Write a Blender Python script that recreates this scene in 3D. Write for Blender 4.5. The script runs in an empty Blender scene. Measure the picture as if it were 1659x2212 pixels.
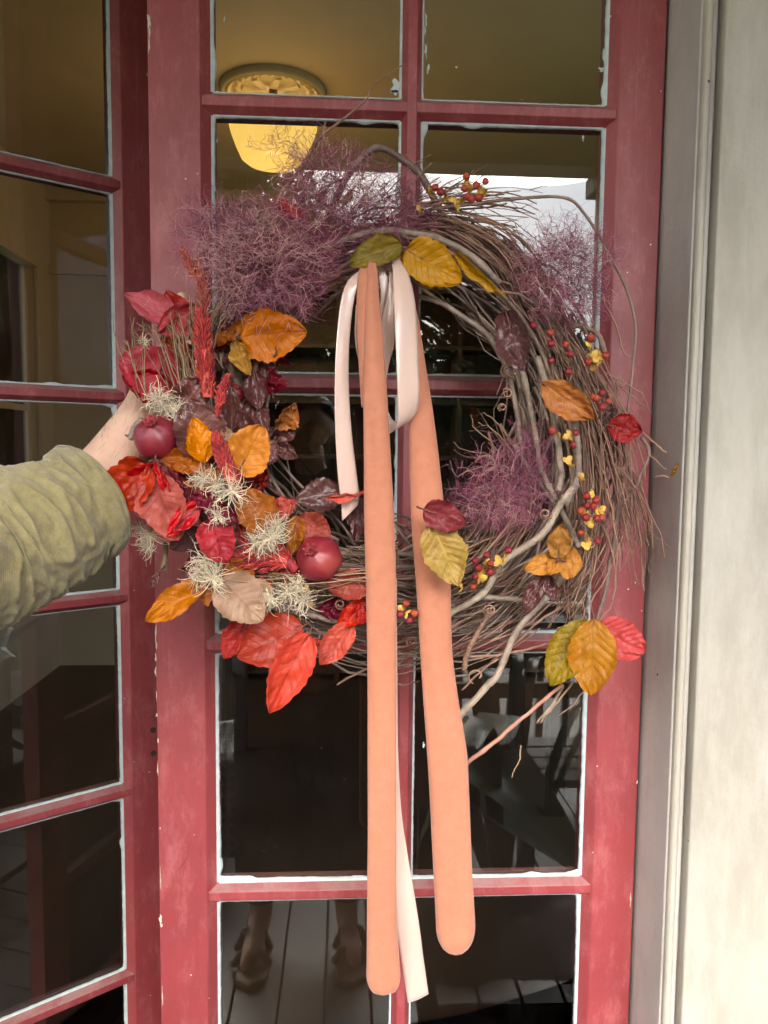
import bpy, bmesh, math, random
import numpy as np
from mathutils import Vector, Matrix, noise as mnoise

# ------------------------------------------------------------------ camera, sky, sun, exposure
scene = bpy.context.scene
COL = scene.collection
F = 1662.0; CX = 829.5; CY = 1106.0           # the photograph measured on a 1659 x 2212 grid
def _vp(u, v):
    a = np.array([u - CX, -(v - CY), -F]); return a / np.linalg.norm(a)
_X = _vp(32000, 1080); _Z = -_vp(620, 21290)
_X = _X - _Z * _X.dot(_Z); _X /= np.linalg.norm(_X)
_Y = np.cross(_Z, _X)
ROT = np.array([_X, _Y, _Z])                   # camera axes -> world axes
CAM = np.array([0.0, -1.08, 1.56])
camd = bpy.data.cameras.new('camera'); cam = bpy.data.objects.new('camera', camd); COL.objects.link(cam)
M = Matrix([[*ROT[0], CAM[0]], [*ROT[1], CAM[1]], [*ROT[2], CAM[2]], [0, 0, 0, 1]])
cam.matrix_world = M
camd.sensor_fit = 'VERTICAL'; camd.sensor_height = 36.0; camd.lens = 36.0 * F / 2212.0
camd.clip_start = 0.01; camd.clip_end = 600
scene.camera = cam

SUN_EL = math.radians(43); SUN_AZ = math.radians(14)
world = bpy.data.worlds.new('World'); scene.world = world; world.use_nodes = True
wn = world.node_tree; wn.nodes.clear()
wo = wn.nodes.new('ShaderNodeOutputWorld'); wb = wn.nodes.new('ShaderNodeBackground')
sk = wn.nodes.new('ShaderNodeTexSky'); sk.sky_type = 'NISHITA'; sk.sun_disc = False
sk.sun_elevation = SUN_EL; sk.sun_rotation = math.pi + SUN_AZ
sk.air_density = 1.0; sk.dust_density = 4.0; sk.ozone_density = 1.0
hs = wn.nodes.new('ShaderNodeHueSaturation'); hs.inputs['Saturation'].default_value = 0.9
wn.links.new(sk.outputs[0], hs.inputs['Color']); wn.links.new(hs.outputs[0], wb.inputs[0])
wb.inputs[1].default_value = 0.15
wn.links.new(wb.outputs[0], wo.inputs[0])
sd = bpy.data.lights.new('sun', 'SUN'); sd.energy = 1.4; sd.angle = math.radians(50); sd.color = (1.0, 0.985, 0.96)
so = bpy.data.objects.new('sun', sd); COL.objects.link(so)
so.rotation_euler = (math.pi / 2 - SUN_EL, 0, SUN_AZ)
vs = scene.view_settings
vs.view_transform = 'Standard'; vs.look = 'None'; vs.gamma = 1.0; vs.use_curve_mapping = False
vs.exposure = 2.85
scene.render.engine = 'CYCLES'
cy = scene.cycles
cy.max_bounces = 7; cy.diffuse_bounces = 3; cy.glossy_bounces = 4; cy.transmission_bounces = 4; cy.transparent_max_bounces = 8
cy.caustics_reflective = False; cy.caustics_refractive = False; cy.sample_clamp_indirect = 6.0
try:
    cy.use_denoising = True; cy.denoiser = 'OPENIMAGEDENOISE'
except Exception:
    pass

def P(u, v, y=0.0):
    """point of the plane Y=y seen at (u,v) of the photograph"""
    d = ROT @ np.array([u - CX, -(v - CY), -F]); return CAM + d * ((y - CAM[1]) / d[1])
def PZ(u, v, z):
    d = ROT @ np.array([u - CX, -(v - CY), -F]); return CAM + d * ((z - CAM[2]) / d[2])
def pxm(y):                                    # metres per grid unit at depth y
    return (y - CAM[1]) / F
rng = random.Random(7); nr = np.random.default_rng(7)

# ------------------------------------------------------------------ helpers
def tag(o, label=None, cat=None, group=None, kind=None):
    if label: o['label'] = label
    if cat: o['category'] = cat
    if group: o['group'] = group
    if kind: o['kind'] = kind
    return o
def empty(name, loc=(0, 0, 0), rz=0.0):
    o = bpy.data.objects.new(name, None); COL.objects.link(o)
    o.location = loc; o.rotation_euler = (0, 0, rz); o.empty_display_size = 0.05
    return o
def world_off(p):
    v = Vector((0, 0, 0))
    while p is not None:
        v += Vector(p.location); p = p.parent
    return v
def link(name, me, mat, parent=None, world=True):
    o = bpy.data.objects.new(name, me); COL.objects.link(o)
    if mat is not None and len(me.materials) == 0: me.materials.append(mat)
    if parent is not None:
        o.parent = parent
        if world: o.location = -world_off(parent)
    return o
def mesh_np(name, V, Fq, smooth=True, uv=None):
    """V (n,3); Fq list of faces or int array (m,k)"""
    me = bpy.data.meshes.new(name)
    V = np.asarray(V, dtype=np.float32)
    if isinstance(Fq, np.ndarray):
        m, k = Fq.shape
        me.vertices.add(len(V)); me.vertices.foreach_set('co', V.ravel())
        me.loops.add(m * k); me.loops.foreach_set('vertex_index', Fq.astype(np.int32).ravel())
        me.polygons.add(m)
        me.polygons.foreach_set('loop_start', np.arange(0, m * k, k, dtype=np.int32))
        me.polygons.foreach_set('loop_total', np.full(m, k, dtype=np.int32))
    else:
        me.from_pydata([tuple(map(float, v)) for v in V], [], Fq)
    me.update(calc_edges=True)
    if smooth: me.polygons.foreach_set('use_smooth', np.ones(len(me.polygons), dtype=bool))
    if uv is not None:
        l = me.uv_layers.new(name='UVMap')
        idx = np.empty(len(me.loops), dtype=np.int32); me.loops.foreach_get('vertex_index', idx)
        l.data.foreach_set('uv', np.asarray(uv, dtype=np.float32)[idx].ravel())
    me.validate(); me.update()
    return me
class MB:
    """collects boxes, prisms, tubes into one mesh"""
    def __init__(s): s.V = []; s.F = []
    def add(s, V, Fs):
        n = len(s.V); s.V += [tuple(v) for v in V]; s.F += [tuple(i + n for i in f) for f in Fs]; return s
    def box(s, x0, x1, y0, y1, z0, z1):
        V = [(x0, y0, z0), (x1, y0, z0), (x1, y1, z0), (x0, y1, z0), (x0, y0, z1), (x1, y0, z1), (x1, y1, z1), (x0, y1, z1)]
        return s.add(V, [(0, 3, 2, 1), (4, 5, 6, 7), (0, 1, 5, 4), (1, 2, 6, 5), (2, 3, 7, 6), (3, 0, 4, 7)])
    def prism(s, poly, axis, a, b):
        """poly in the two other axes (in order), extruded from a to b along axis"""
        n = len(poly); V = []
        for t in (a, b):
            for p, q in poly:
                V.append({'x': (t, p, q), 'y': (p, t, q), 'z': (p, q, t)}[axis])
        Fs = [tuple(range(n))[::-1], tuple(range(n, 2 * n))] + [(i, (i + 1) % n, n + (i + 1) % n, n + i) for i in range(n)]
        return s.add(V, Fs)
    def bar(s, a, b, w, h=None):
        a = Vector(a); b = Vector(b); h = h or w
        d = (b - a).normalized(); up = Vector((0, 0, 1)) if abs(d.z) < 0.9 else Vector((0, 1, 0))
        x = d.cross(up).normalized() * w / 2; y = x.cross(d).normalized() * h / 2
        V = [a - x - y, a + x - y, a + x + y, a - x + y, b - x - y, b + x - y, b + x + y, b - x + y]
        return s.add(V, [(0, 3, 2, 1), (4, 5, 6, 7), (0, 1, 5, 4), (1, 2, 6, 5), (2, 3, 7, 6), (3, 0, 4, 7)])
    def lathe(s, prof, c=(0, 0, 0), n=24, cap=True):
        V = []; m = len(prof)
        for i in range(n):
            a = 2 * math.pi * i / n
            for r, z in prof: V.append((c[0] + r * math.cos(a), c[1] + r * math.sin(a), c[2] + z))
        Fs = []
        for i in range(n):
            j = (i + 1) % n
            for k in range(m - 1): Fs.append((i * m + k, j * m + k, j * m + k + 1, i * m + k + 1))
        return s.add(V, Fs)
    def tube(s, pts, rad, k=8):
        V, Fq = tubes(np.array([pts]), np.array([rad if hasattr(rad, '__len__') else [rad] * len(pts)]), k)
        return s.add(V, [tuple(f) for f in Fq.tolist()])
    def build(s, name, mat, parent=None, world=True, smooth=False, bevel=0.0, kind=None):
        me = mesh_np(name, np.array(s.V), s.F, smooth)
        bm = bmesh.new(); bm.from_mesh(me); bmesh.ops.recalc_face_normals(bm, faces=bm.faces)
        bm.to_mesh(me); bm.free()
        if smooth:
            me.polygons.foreach_set('use_smooth', np.ones(len(me.polygons), dtype=bool))
        o = link(name, me, mat, parent, world)
        if bevel:
            b = o.modifiers.new('bevel', 'BEVEL'); b.width = bevel; b.segments = 2; b.limit_method = 'ANGLE'; b.angle_limit = math.radians(25)
        if kind: o['kind'] = kind
        return o
def tubes(Pts, Rad, k=6):
    """Pts (N,M,3), Rad (N,M): N closed-ended tubes of k sides"""
    Pts = np.asarray(Pts, float); Rad = np.asarray(Rad, float)
    N, Mm, _ = Pts.shape
    T = np.empty_like(Pts); T[:, 1:-1] = Pts[:, 2:] - Pts[:, :-2]; T[:, 0] = Pts[:, 1] - Pts[:, 0]; T[:, -1] = Pts[:, -1] - Pts[:, -2]
    T /= np.linalg.norm(T, axis=2, keepdims=True) + 1e-12
    ref = np.zeros((N, 1, 3)); mean = np.abs(Pts[:, -1] - Pts[:, 0]); ref[np.arange(N), 0, np.argmin(mean, axis=1)] = 1
    ref[:, 0, :] += 0.137
    A = np.cross(T, ref); A /= np.linalg.norm(A, axis=2, keepdims=True) + 1e-12
    B = np.cross(T, A)
    ang = np.arange(k) * 2 * np.pi / k
    V = Pts[:, :, None, :] + Rad[:, :, None, None] * (A[:, :, None, :] * np.cos(ang)[None, None, :, None] + B[:, :, None, :] * np.sin(ang)[None, None, :, None])
    base = (np.arange(N) * Mm * k)[:, None, None]
    i = np.arange(Mm - 1)[None, :, None] * k; j = np.arange(k)[None, None, :]; jn = (j + 1) % k
    q = np.stack([base + i + j, base + i + jn, base + i + k + jn, base + i + k + j], axis=-1).reshape(-1, 4)
    return V.reshape(-1, 3), q
def tube_obj(name, pts, rad, mat, parent, k=7):
    pts = np.asarray(pts, float)
    r = np.asarray(rad, float) if hasattr(rad, '__len__') else np.full(len(pts), rad)
    # closed ends
    d0 = pts[0] - pts[1]; d0 /= np.linalg.norm(d0) + 1e-9; d1 = pts[-1] - pts[-2]; d1 /= np.linalg.norm(d1) + 1e-9
    pts = np.vstack([pts[0] + d0 * r[0] * .3, pts, pts[-1] + d1 * r[-1] * .3]); r = np.concatenate([[r[0] * .05], r, [r[-1] * .05]])
    V, q = tubes(pts[None], r[None], k)
    return link(name, mesh_np(name, V, q), mat, parent)
def spline(pts, n):
    """Catmull-Rom through rows of pts, n samples"""
    p = np.asarray(pts, float); m = len(p)
    p = np.vstack([2 * p[0] - p[1], p, 2 * p[-1] - p[-2]])
    t = np.linspace(0, m - 1, n); i = np.clip(t.astype(int), 0, m - 2); f = (t - i)[:, None]
    a, b, c, d = p[i], p[i + 1], p[i + 2], p[i + 3]
    return 0.5 * (2 * b + (c - a) * f + (2 * a - 5 * b + 4 * c - d) * f ** 2 + (3 * b - a - 3 * c + d) * f ** 3)

# ------------------------------------------------------------------ materials
def srgb(r, g, b, k=1.0):
    f = lambda c: ((c / 255 + 0.055) / 1.055) ** 2.4 if c / 255 > 0.04045 else c / 255 / 12.92
    return (min(1, f(r) * k), min(1, f(g) * k), min(1, f(b) * k), 1.0)
class NT:
    def __init__(s, name):
        s.m = bpy.data.materials.new(name); s.m.use_nodes = True; s.t = s.m.node_tree; s.t.nodes.clear()
        s.out = s.t.nodes.new('ShaderNodeOutputMaterial')
    def n(s, typ, **kw):
        x = s.t.nodes.new(typ)
        for k, v in kw.items(): setattr(x, k, v)
        return x
    def l(s, a, b): s.t.links.new(a, b)
    def setin(s, node, key, val):
        if hasattr(val, 'is_linked') or isinstance(val, bpy.types.NodeSocket): s.l(val, node.inputs[key])
        else: node.inputs[key].default_value = val
    def math(s, op, a, b=None, clamp=False):
        x = s.n('ShaderNodeMath', operation=op, use_clamp=clamp); s.setin(x, 0, a)
        if b is not None: s.setin(x, 1, b)
        return x.outputs[0]
    def mix(s, f, a, b):
        x = s.n('ShaderNodeMix', data_type='RGBA'); s.setin(x, 0, f); s.setin(x, 6, a); s.setin(x, 7, b); return x.outputs[2]
    def ramp(s, f, p0, p1):
        x = s.n('ShaderNodeMapRange', interpolation_type='SMOOTHSTEP'); s.setin(x, 0, f); x.inputs[1].default_value = p0; x.inputs[2].default_value = p1; return x.outputs[0]
    def coord(s, kind='Object', scale=(1, 1, 1)):
        c = s.n('ShaderNodeTexCoord'); m = s.n('ShaderNodeMapping'); s.l(c.outputs[kind], m.inputs[0]); m.inputs['Scale'].default_value = scale; return m.outputs[0]
    def noise(s, vec, scale, detail=4, rough=.55, dist=0.0):
        x = s.n('ShaderNodeTexNoise'); s.l(vec, x.inputs['Vector']); x.inputs['Scale'].default_value = scale; x.inputs['Detail'].default_value = detail
        x.inputs['Roughness'].default_value = rough; x.inputs['Distortion'].default_value = dist; return x.outputs[0]
    def bump(s, h, strength, dist=0.002, normal=None):
        x = s.n('ShaderNodeBump'); s.l(h, x.inputs['Height']); x.inputs['Strength'].default_value = strength; x.inputs['Distance'].default_value = dist
        if normal is not None: s.l(normal, x.inputs['Normal'])
        return x.outputs[0]
    def pbr(s, col, rough=.5, normal=None, **kw):
        b = s.n('ShaderNodeBsdfPrincipled'); s.setin(b, 'Base Color', col); s.setin(b, 'Roughness', rough)
        if normal is not None: s.l(normal, b.inputs['Normal'])
        for k, v in kw.items(): s.setin(b, k.replace('_', ' '), v)
        return b.outputs[0]
    def done(s, sh): s.l(sh, s.out.inputs[0]); return s.m
def simple(name, c1, c2=None, scale=8, rough=.5, bump=.2, bscale=60, stretch=(1, 1, 1), dist=.001, rnd=0.0, island=False, **kw):
    t = NT(name); v = t.coord('Object', stretch)
    c2 = c2 or c1
    f = t.ramp(t.noise(v, scale, 6, .6), .3, .7)
    col = t.mix(f, c1, c2)
    if rnd or island:
        if island: r = t.n('ShaderNodeNewGeometry').outputs['Random Per Island']
        else: r = t.n('ShaderNodeObjectInfo').outputs['Random']
        h = t.n('ShaderNodeHueSaturation'); t.l(col, h.inputs['Color']); rr = rnd or .35
        t.l(t.math('ADD', t.math('MULTIPLY', r, 2 * rr), 1 - rr), h.inputs['Value'])
        t.l(t.math('ADD', t.math('MULTIPLY', r, .03), .485), h.inputs['Hue']); col = h.outputs[0]
    nb = t.bump(t.noise(v, bscale, 5, .6), bump, dist) if bump else None
    return t.done(t.pbr(col, rough, nb, **kw))

def paint_red():
    t = NT('red_paint'); v = t.coord('Object'); vz = t.coord('Object', (1, 1, .12))
    base = t.mix(t.ramp(t.noise(v, 5, 5), .35, .7), (0.26, .034, .038, 1), (.21, .026, .03, 1))
    base = t.mix(t.math('MULTIPLY', t.ramp(t.noise(t.coord('Object', (1.5, 1, .6)), 15, 10, .8), .47, .66), .62), base, (.40, .115, .115, 1))
    base = t.mix(t.math('MULTIPLY', t.ramp(t.noise(t.coord('Object', (3.2, 1, .22)), 16, 10, .78), .5, .68), .42), base, (.17, .022, .026, 1))      # chalky fading
    base = t.mix(t.math('MULTIPLY', t.ramp(t.noise(vz, 60, 6, .7), .62, .75), .35), base, (.12, .015, .015, 1))      # brush grime
    sp = t.n('ShaderNodeTexVoronoi'); t.l(v, sp.inputs['Vector']); sp.inputs['Scale'].default_value = 42
    n2 = t.noise(v, 17, 2)
    speck = t.math('MULTIPLY', t.math('LESS_THAN', sp.outputs['Distance'], .06), t.math('GREATER_THAN', n2, .66))
    base = t.mix(speck, base, (.1, .012, .012, 1))
    sp2 = t.n('ShaderNodeTexVoronoi'); t.l(v, sp2.inputs['Vector']); sp2.inputs['Scale'].default_value = 60
    speck2 = t.math('MULTIPLY', t.math('LESS_THAN', sp2.outputs['Distance'], .07), t.math('GREATER_THAN', t.noise(v, 11, 2), .58))
    base = t.mix(speck2, base, (.6, .55, .5, 1))
    geo = t.n('ShaderNodeNewGeometry'); sx = t.n('ShaderNodeSeparateXYZ'); t.l(geo.outputs['Normal'], sx.inputs[0])
    dust = t.math('MULTIPLY', t.ramp(sx.outputs[2], .25, .75), t.ramp(t.noise(v, 25, 6, .7), .2, .65))
    base = t.mix(t.math('MULTIPLY', dust, .62), base, (.30, .21, .19, 1))                                          # dust lying on ledges
    streak = t.math('MULTIPLY', t.ramp(t.noise(t.coord('Object', (3, 1, .05)), 40, 8, .75), .56, .7), .3)
    base = t.mix(streak, base, (.44, .17, .17, 1))
    h = t.math('ADD', t.math('MULTIPLY', t.noise(vz, 120, 6, .65), .8), t.math('MULTIPLY', t.noise(v, 30, 5), 1.6))
    cr = t.n('ShaderNodeTexVoronoi', feature='DISTANCE_TO_EDGE'); t.l(t.coord('Object', (1, 1, .2)), cr.inputs['Vector']); cr.inputs['Scale'].default_value = 60
    crack = t.math('MULTIPLY', t.math('LESS_THAN', cr.outputs['Distance'], .012), t.math('GREATER_THAN', t.noise(v, 9, 4), .66))
    base = t.mix(t.math('MULTIPLY', crack, .45), base, (.07, .01, .01, 1))
    h = t.math('SUBTRACT', h, crack)
    return t.done(t.pbr(base, t.math('ADD', t.math('MULTIPLY', t.noise(v, 20, 4), .3), .36), t.bump(h, .32, .0016), Specular_IOR_Level=.75))
def glass_mat():
    t = NT('window_glass'); v = t.coord('Object')
    nb = t.bump(t.noise(v, 5, 1, .4), .05, .004)
    fr = t.n('ShaderNodeFresnel'); fr.inputs[0].default_value = 1.6; t.l(nb, fr.inputs['Normal'])
    tr = t.n('ShaderNodeBsdfTransparent'); tr.inputs[0].default_value = (.93, .95, .93, 1)
    gl = t.n('ShaderNodeBsdfGlossy'); gl.inputs['Roughness'].default_value = 0.0; t.l(nb, gl.inputs['Normal'])
    df = t.n('ShaderNodeBsdfDiffuse'); df.inputs[0].default_value = (.5, .48, .44, 1)
    m1 = t.n('ShaderNodeMixShader'); t.l(fr.outputs[0], m1.inputs[0]); t.l(tr.outputs[0], m1.inputs[1]); t.l(gl.outputs[0], m1.inputs[2])
    sp = t.n('ShaderNodeTexVoronoi'); t.l(v, sp.inputs['Vector']); sp.inputs['Scale'].default_value = 70
    dust = t.math('MULTIPLY', t.math('LESS_THAN', sp.outputs['Distance'], .034), t.math('GREATER_THAN', t.noise(v, 23, 2), .6))
    film = t.math('ADD', t.math('MULTIPLY', dust, .8), t.math('MULTIPLY', t.ramp(t.noise(v, 6, 6, .7), .4, .8), .0035), True)
    m2 = t.n('ShaderNodeMixShader'); t.l(film, m2.inputs[0]); t.l(m1.outputs[0], m2.inputs[1]); t.l(df.outputs[0], m2.inputs[2])
    return t.done(m2.outputs[0])
def cream_paint(name, c1, c2, weather=.0):
    t = NT(name); v = t.coord('Object'); vz = t.coord('Object', (1, 1, .06))
    base = t.mix(t.ramp(t.noise(t.coord('Object', (1.4, 1, .5)), 13, 9, .7), .35, .65), c1, c2)
    if weather:
        w = t.math('MULTIPLY', t.ramp(t.noise(t.coord('Object', (1.6, 1, .4)), 6, 10, .7), .42, .75), weather)
        base = t.mix(w, base, (.52, .5, .46, 1))
    d_ = t.math('MULTIPLY', t.ramp(t.noise(t.coord('Object', (2.2, 1, .25)), 9, 9, .75), .5, .72), .35)
    base = t.mix(d_, base, (.24, .215, .18, 1))
    sp = t.n('ShaderNodeTexVoronoi'); t.l(v, sp.inputs['Vector']); sp.inputs['Scale'].default_value = 17
    speck = t.math('MULTIPLY', t.math('LESS_THAN', sp.outputs['Distance'], .035), t.math('GREATER_THAN', t.noise(v, 9, 2), .5))
    base = t.mix(speck, base, (.08, .06, .05, 1))
    h = t.math('ADD', t.math('MULTIPLY', t.noise(vz, 90, 6, .65), .35), t.math('MULTIPLY', t.noise(v, 40, 8, .7), 1.2))
    return t.done(t.pbr(base, .55, t.bump(h, .5, .002)))
def leaf_mat(name, ca, cb, cv, rough=.5, veinf=.5, blot=None, trans=.22, nv=9, spec=.28):
    t = NT(name); c = t.n('ShaderNodeTexCoord'); s = t.n('ShaderNodeSeparateXYZ'); t.l(c.outputs['UV'], s.inputs[0])
    u = s.outputs[0]; a = t.math('ABSOLUTE', t.math('MULTIPLY', t.math('SUBTRACT', s.outputs[1], .5), 2.0))
    v = t.coord('Object')
    oi = t.n('ShaderNodeObjectInfo').outputs['Random']
    off = t.n('ShaderNodeCombineXYZ'); t.l(t.math('MULTIPLY', oi, 37.0), off.inputs[0]); va = t.n('ShaderNodeVectorMath', operation='ADD'); t.l(v, va.inputs[0]); t.l(off.outputs[0], va.inputs[1]); v = va.outputs[0]
    tt = t.math('SUBTRACT', u, t.math('MULTIPLY', a, .24))
    fr = t.math('ABSOLUTE', t.math('SUBTRACT', t.math('FRACT', t.math('MULTIPLY', tt, float(nv))), .5))
    vein = t.math('MULTIPLY', t.ramp(fr, .1, .02), t.ramp(a, 1.0, .7))
    mid = t.ramp(a, .07, .025)
    vm = t.math('MULTIPLY', t.math('MAXIMUM', vein, mid), veinf)
    base = t.mix(t.ramp(t.noise(v, 28, 6, .6), .35, .68), ca, cb)
    if blot: base = t.mix(t.math('MULTIPLY', t.ramp(t.noise(v, 16, 7, .7), .55, .75), .75), base, blot)
    base = t.mix(t.math('MULTIPLY', t.ramp(t.noise(v, 190, 4, .7), .62, .78), .35), base, (.03, .012, .008, 1))
    base = t.mix(vm, base, cv)
    hv = t.n('ShaderNodeHueSaturation'); t.l(base, hv.inputs['Color']); t.l(t.math('ADD', t.math('MULTIPLY', oi, .45), .72), hv.inputs['Value']); t.l(t.math('ADD', t.math('MULTIPLY', t.math('FRACT', t.math('MULTIPLY', oi, 7.3)), .016), .495), hv.inputs['Hue']); t.l(t.math('SUBTRACT', 1.1, t.math('MULTIPLY', t.math('FRACT', t.math('MULTIPLY', oi, 13.7)), .15)), hv.inputs['Saturation']); base = hv.outputs[0]
    h = t.math('ADD', t.math('MULTIPLY', t.math('MAXIMUM', vein, mid), .6), t.math('ADD', t.noise(v, 110, 6, .65), t.math('MULTIPLY', t.noise(v, 45, 3), 1.4)))
    nb = t.bump(h, .42, .0014)
    p = t.pbr(base, rough, nb, Specular_IOR_Level=spec)
    tl = t.n('ShaderNodeBsdfTranslucent'); t.l(base, tl.inputs[0])
    m = t.n('ShaderNodeMixShader'); m.inputs[0].default_value = trans; t.l(p, m.inputs[1]); t.l(tl.outputs[0], m.inputs[2])
    return t.done(m.outputs[0])
RED = paint_red(); GLASS = glass_mat()
PUTTY = simple('putty', (.40, .48, .48, 1), (.52, .58, .57, 1), 60, .7, .4, 200)
JAMB = cream_paint('taupe_paint', (.40, .375, .34, 1), (.46, .435, .395, 1), .25)
CREAM = cream_paint('cream_paint', (.345, .32, .265, 1), (.41, .385, .325, 1), .6)
BEADM = cream_paint('bead_paint', (.38, .35, .285, 1), (.43, .395, .325, 1), .3)
# ------------------------------------------------------------------ the room behind the doors
ROOMW = simple('room_wall_paint', (.56, .46, .34, 1), (.52, .42, .31, 1), 3, .7, .1)
ROOMC = simple('room_ceiling_paint', (.58, .47, .34, 1), (.54, .44, .31, 1), 3, .7, .1)
ROOMF = simple('room_floor_wood', (.06, .035, .02, 1), (.09, .05, .03, 1), 6, .4, .2, stretch=(1, .1, 1))
DARKW = simple('dark_wood', (.035, .02, .014, 1), (.07, .04, .025, 1), 9, .45, .3, 80, stretch=(1, 1, .2))
CH = 3.3
MB().box(-2.1, 3, .16, 4.6, -.06, 0).build('floor', ROOMF, kind='structure')
MB().box(-2.1, 3, .16, 4.6, CH, CH + .08).build('ceiling', ROOMC, kind='structure')
MB().box(-2.1, 3, 4.4, 4.5, 0, CH).build('wall_back', ROOMW, kind='structure')
LX = -2.0; WY0, WY1, WZ0, WZ1 = 1.2, 4.10, .5, 2.7
MB().box(LX - .12, LX, .16, WY0, 0, CH).box(LX - .12, LX, WY1, 4.5, 0, CH).box(LX - .12, LX, WY0, WY1, 0, WZ0).box(LX - .12, LX, WY0, WY1, WZ1, CH).build('wall_left', ROOMW, kind='structure')
win = tag(empty('window', (LX, 2.8, WZ0)), 'tall window in the side wall of the room with green outside', 'window')
for a, b, c, d in ((WY0 - .09, WY0, WZ0 - .05, WZ1 + .1), (WY1, WY1 + .1, WZ0 - .05, WZ1 + .1)): MB().box(LX + .001, LX + .03, a, b, c, d).build('casing', ROOMW, win, bevel=.004)
MB().box(LX + .001, LX + .035, WY0, WY1, WZ1, WZ1 + .1).build('casing', ROOMW, win, bevel=.004)
MB().box(LX - .05, LX + .05, WY0, WY1, WZ0 - .05, WZ0).build('sill', ROOMW, win, bevel=.004)
for y in (WY0 + .02, (WY0 + WY1) / 2, WY1 - .02): MB().box(LX - .07, LX - .04, y - .02, y + .02, WZ0, WZ1).build('sash_bar', ROOMW, win)
MB().box(LX - .068, LX - .042, WY0 + .04, WY1 - .04, 1.78, 1.82).build('sash_bar', ROOMW, win)
MB().box(LX - .057, LX - .053, WY0, WY1, WZ0, WZ1).build('pane', GLASS, win)
MB().box(2.6, 2.7, .16, 1.0, 0, CH).box(2.6, 2.7, 2.3, 4.5, 0, CH).box(2.6, 2.7, 1.0, 2.3, 0, .5).box(2.6, 2.7, 1.0, 2.3, 2.9, CH).build('wall_right', ROOMW, kind='structure')  # opening added out of view to let more daylight into the room
MB().box(-2, 3, 4.36, 4.4, 2.72, 2.78).box(-2, 3, 4.34, 4.4, CH - .1, CH - .001).build('wall_cornice', ROOMW, kind='structure')
# plaster rose and glowing schoolhouse lamp
mc = PZ(590, 194, CH); MR = .255
rose = tag(empty('ceiling_rose', (mc[0], mc[1], CH)), 'round moulded plaster rose on the ceiling above the glowing lamp', 'ceiling rose')
PLAST = simple('plaster', (.66, .58, .44, 1), (.6, .52, .4, 1), 30, .7, .3)
prof = [(0, -.004), (MR * .6, -.004), (MR * .8, -.006), (MR * .82, -.02), (MR * .87, -.032), (MR * .9, -.022), (MR * .92, -.022), (MR * .95, -.036), (MR, -.025), (MR, 0)]
MB().lathe(prof, tuple(rose.location), 48).build('rose_ring', PLAST, rose, smooth=True)
orn = MB()
for i in range(28):
    a = i / 28 * 2 * math.pi
    c = (mc[0] + MR * .7 * math.cos(a), mc[1] + MR * .7 * math.sin(a), CH - .006)
    orn.lathe([(0, -.016), (.012, -.010), (.016, 0)], c, 8)
for i in range(8):
    a = i / 8 * 2 * math.pi
    orn.bar((mc[0] + .05 * math.cos(a), mc[1] + .05 * math.sin(a), CH - .01), (mc[0] + .15 * math.cos(a + .25), mc[1] + .15 * math.sin(a + .25), CH - .01), .03, .02)
orn.build('rose_ornament', PLAST, rose)
lc = np.array([mc[0], mc[1], P(590, 297, mc[1])[2]]); k = pxm(mc[1])
lamp = tag(empty('pendant_lamp', (mc[0], mc[1], CH - .04)), 'glowing yellow schoolhouse lamp hanging inside behind the upper pane', 'lamp')
t = NT('lamp_glow'); SHADE = t.done(t.pbr((.3, .2, .08, 1), .25, Emission_Color=(1.0, .60, .13, 1), Emission_Strength=.165))
BRASS = simple('aged_brass', (.2, .12, .04, 1), (.14, .08, .03, 1), 20, .35, .1, Metallic=1.0)
prof = [(.02, -57), (34, -56), (54, -52), (66, -43), (75, -24), (86, 4), (91, 22), (90, 32), (82, 42), (64, 50), (40, 54), (.02, 55)]
MB().lathe([(r * k, z * k) for r, z in prof], tuple(lc), 40).build('lamp_shade', SHADE, lamp, smooth=True)
MB().lathe([(.001, 0), (34 * k, 0), (32 * k, 20 * k), (12 * k, 26 * k), (9 * k, 30 * k), (9 * k, 400 * k)], (lc[0], lc[1], lc[2] + 54 * k), 20).build('lamp_fitter', BRASS, lamp, smooth=True)
for dz, en in ((.17, 2.3), (-.62, 1.5)):  # added lights outside the shade, brightening the ceiling and the walls
    pl = bpy.data.lights.new('lamp_fill', 'POINT'); pl.energy = en; pl.color = (1, .60, .25); pl.shadow_soft_size = .14
    plo = bpy.data.objects.new('lamp_fill', pl); COL.objects.link(plo); plo.parent = lamp; plo.location = Vector((lc[0], lc[1], lc[2] + dz)) - lamp.location
bk = tag(empty('darkening_bookcase', (.45, 4.2, 0)), 'tall unseen shelves added to darken the back wall of the room', 'darkening_bookcase')  # added, unseen; keeps the back wall dark behind the wreath
for x in (-.85, -.05, .75, 1.55): MB().box(x, x + .03, 4.0, 4.32, 0, 2.62).build('upright', DARKW, bk)
MB().box(-.85, 1.58, 4.32, 4.335, 0, 2.62).build('back_board', DARKW, bk)
for i in range(8):
    for x in (-.82, -.02, .78): MB().box(x, x + .769, 4.005, 4.319, .05 + i * .36, .075 + i * .36).build('shelf', DARKW, bk)
# a dining table and chairs standing in the dark room
tb = tag(empty('dining_table', (.2, 2.4, 0)), 'dark wooden dining table standing in the unlit room', 'table')
MB().box(-.6, 1.0, 2.0, 2.9, .71, .75).build('table_top', DARKW, tb, bevel=.005)
for x in (-.52, .92):
    for y in (2.08, 2.82): MB().box(x - .035, x + .035, y - .035, y + .035, 0, .71).build('leg', DARKW, tb)

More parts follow.
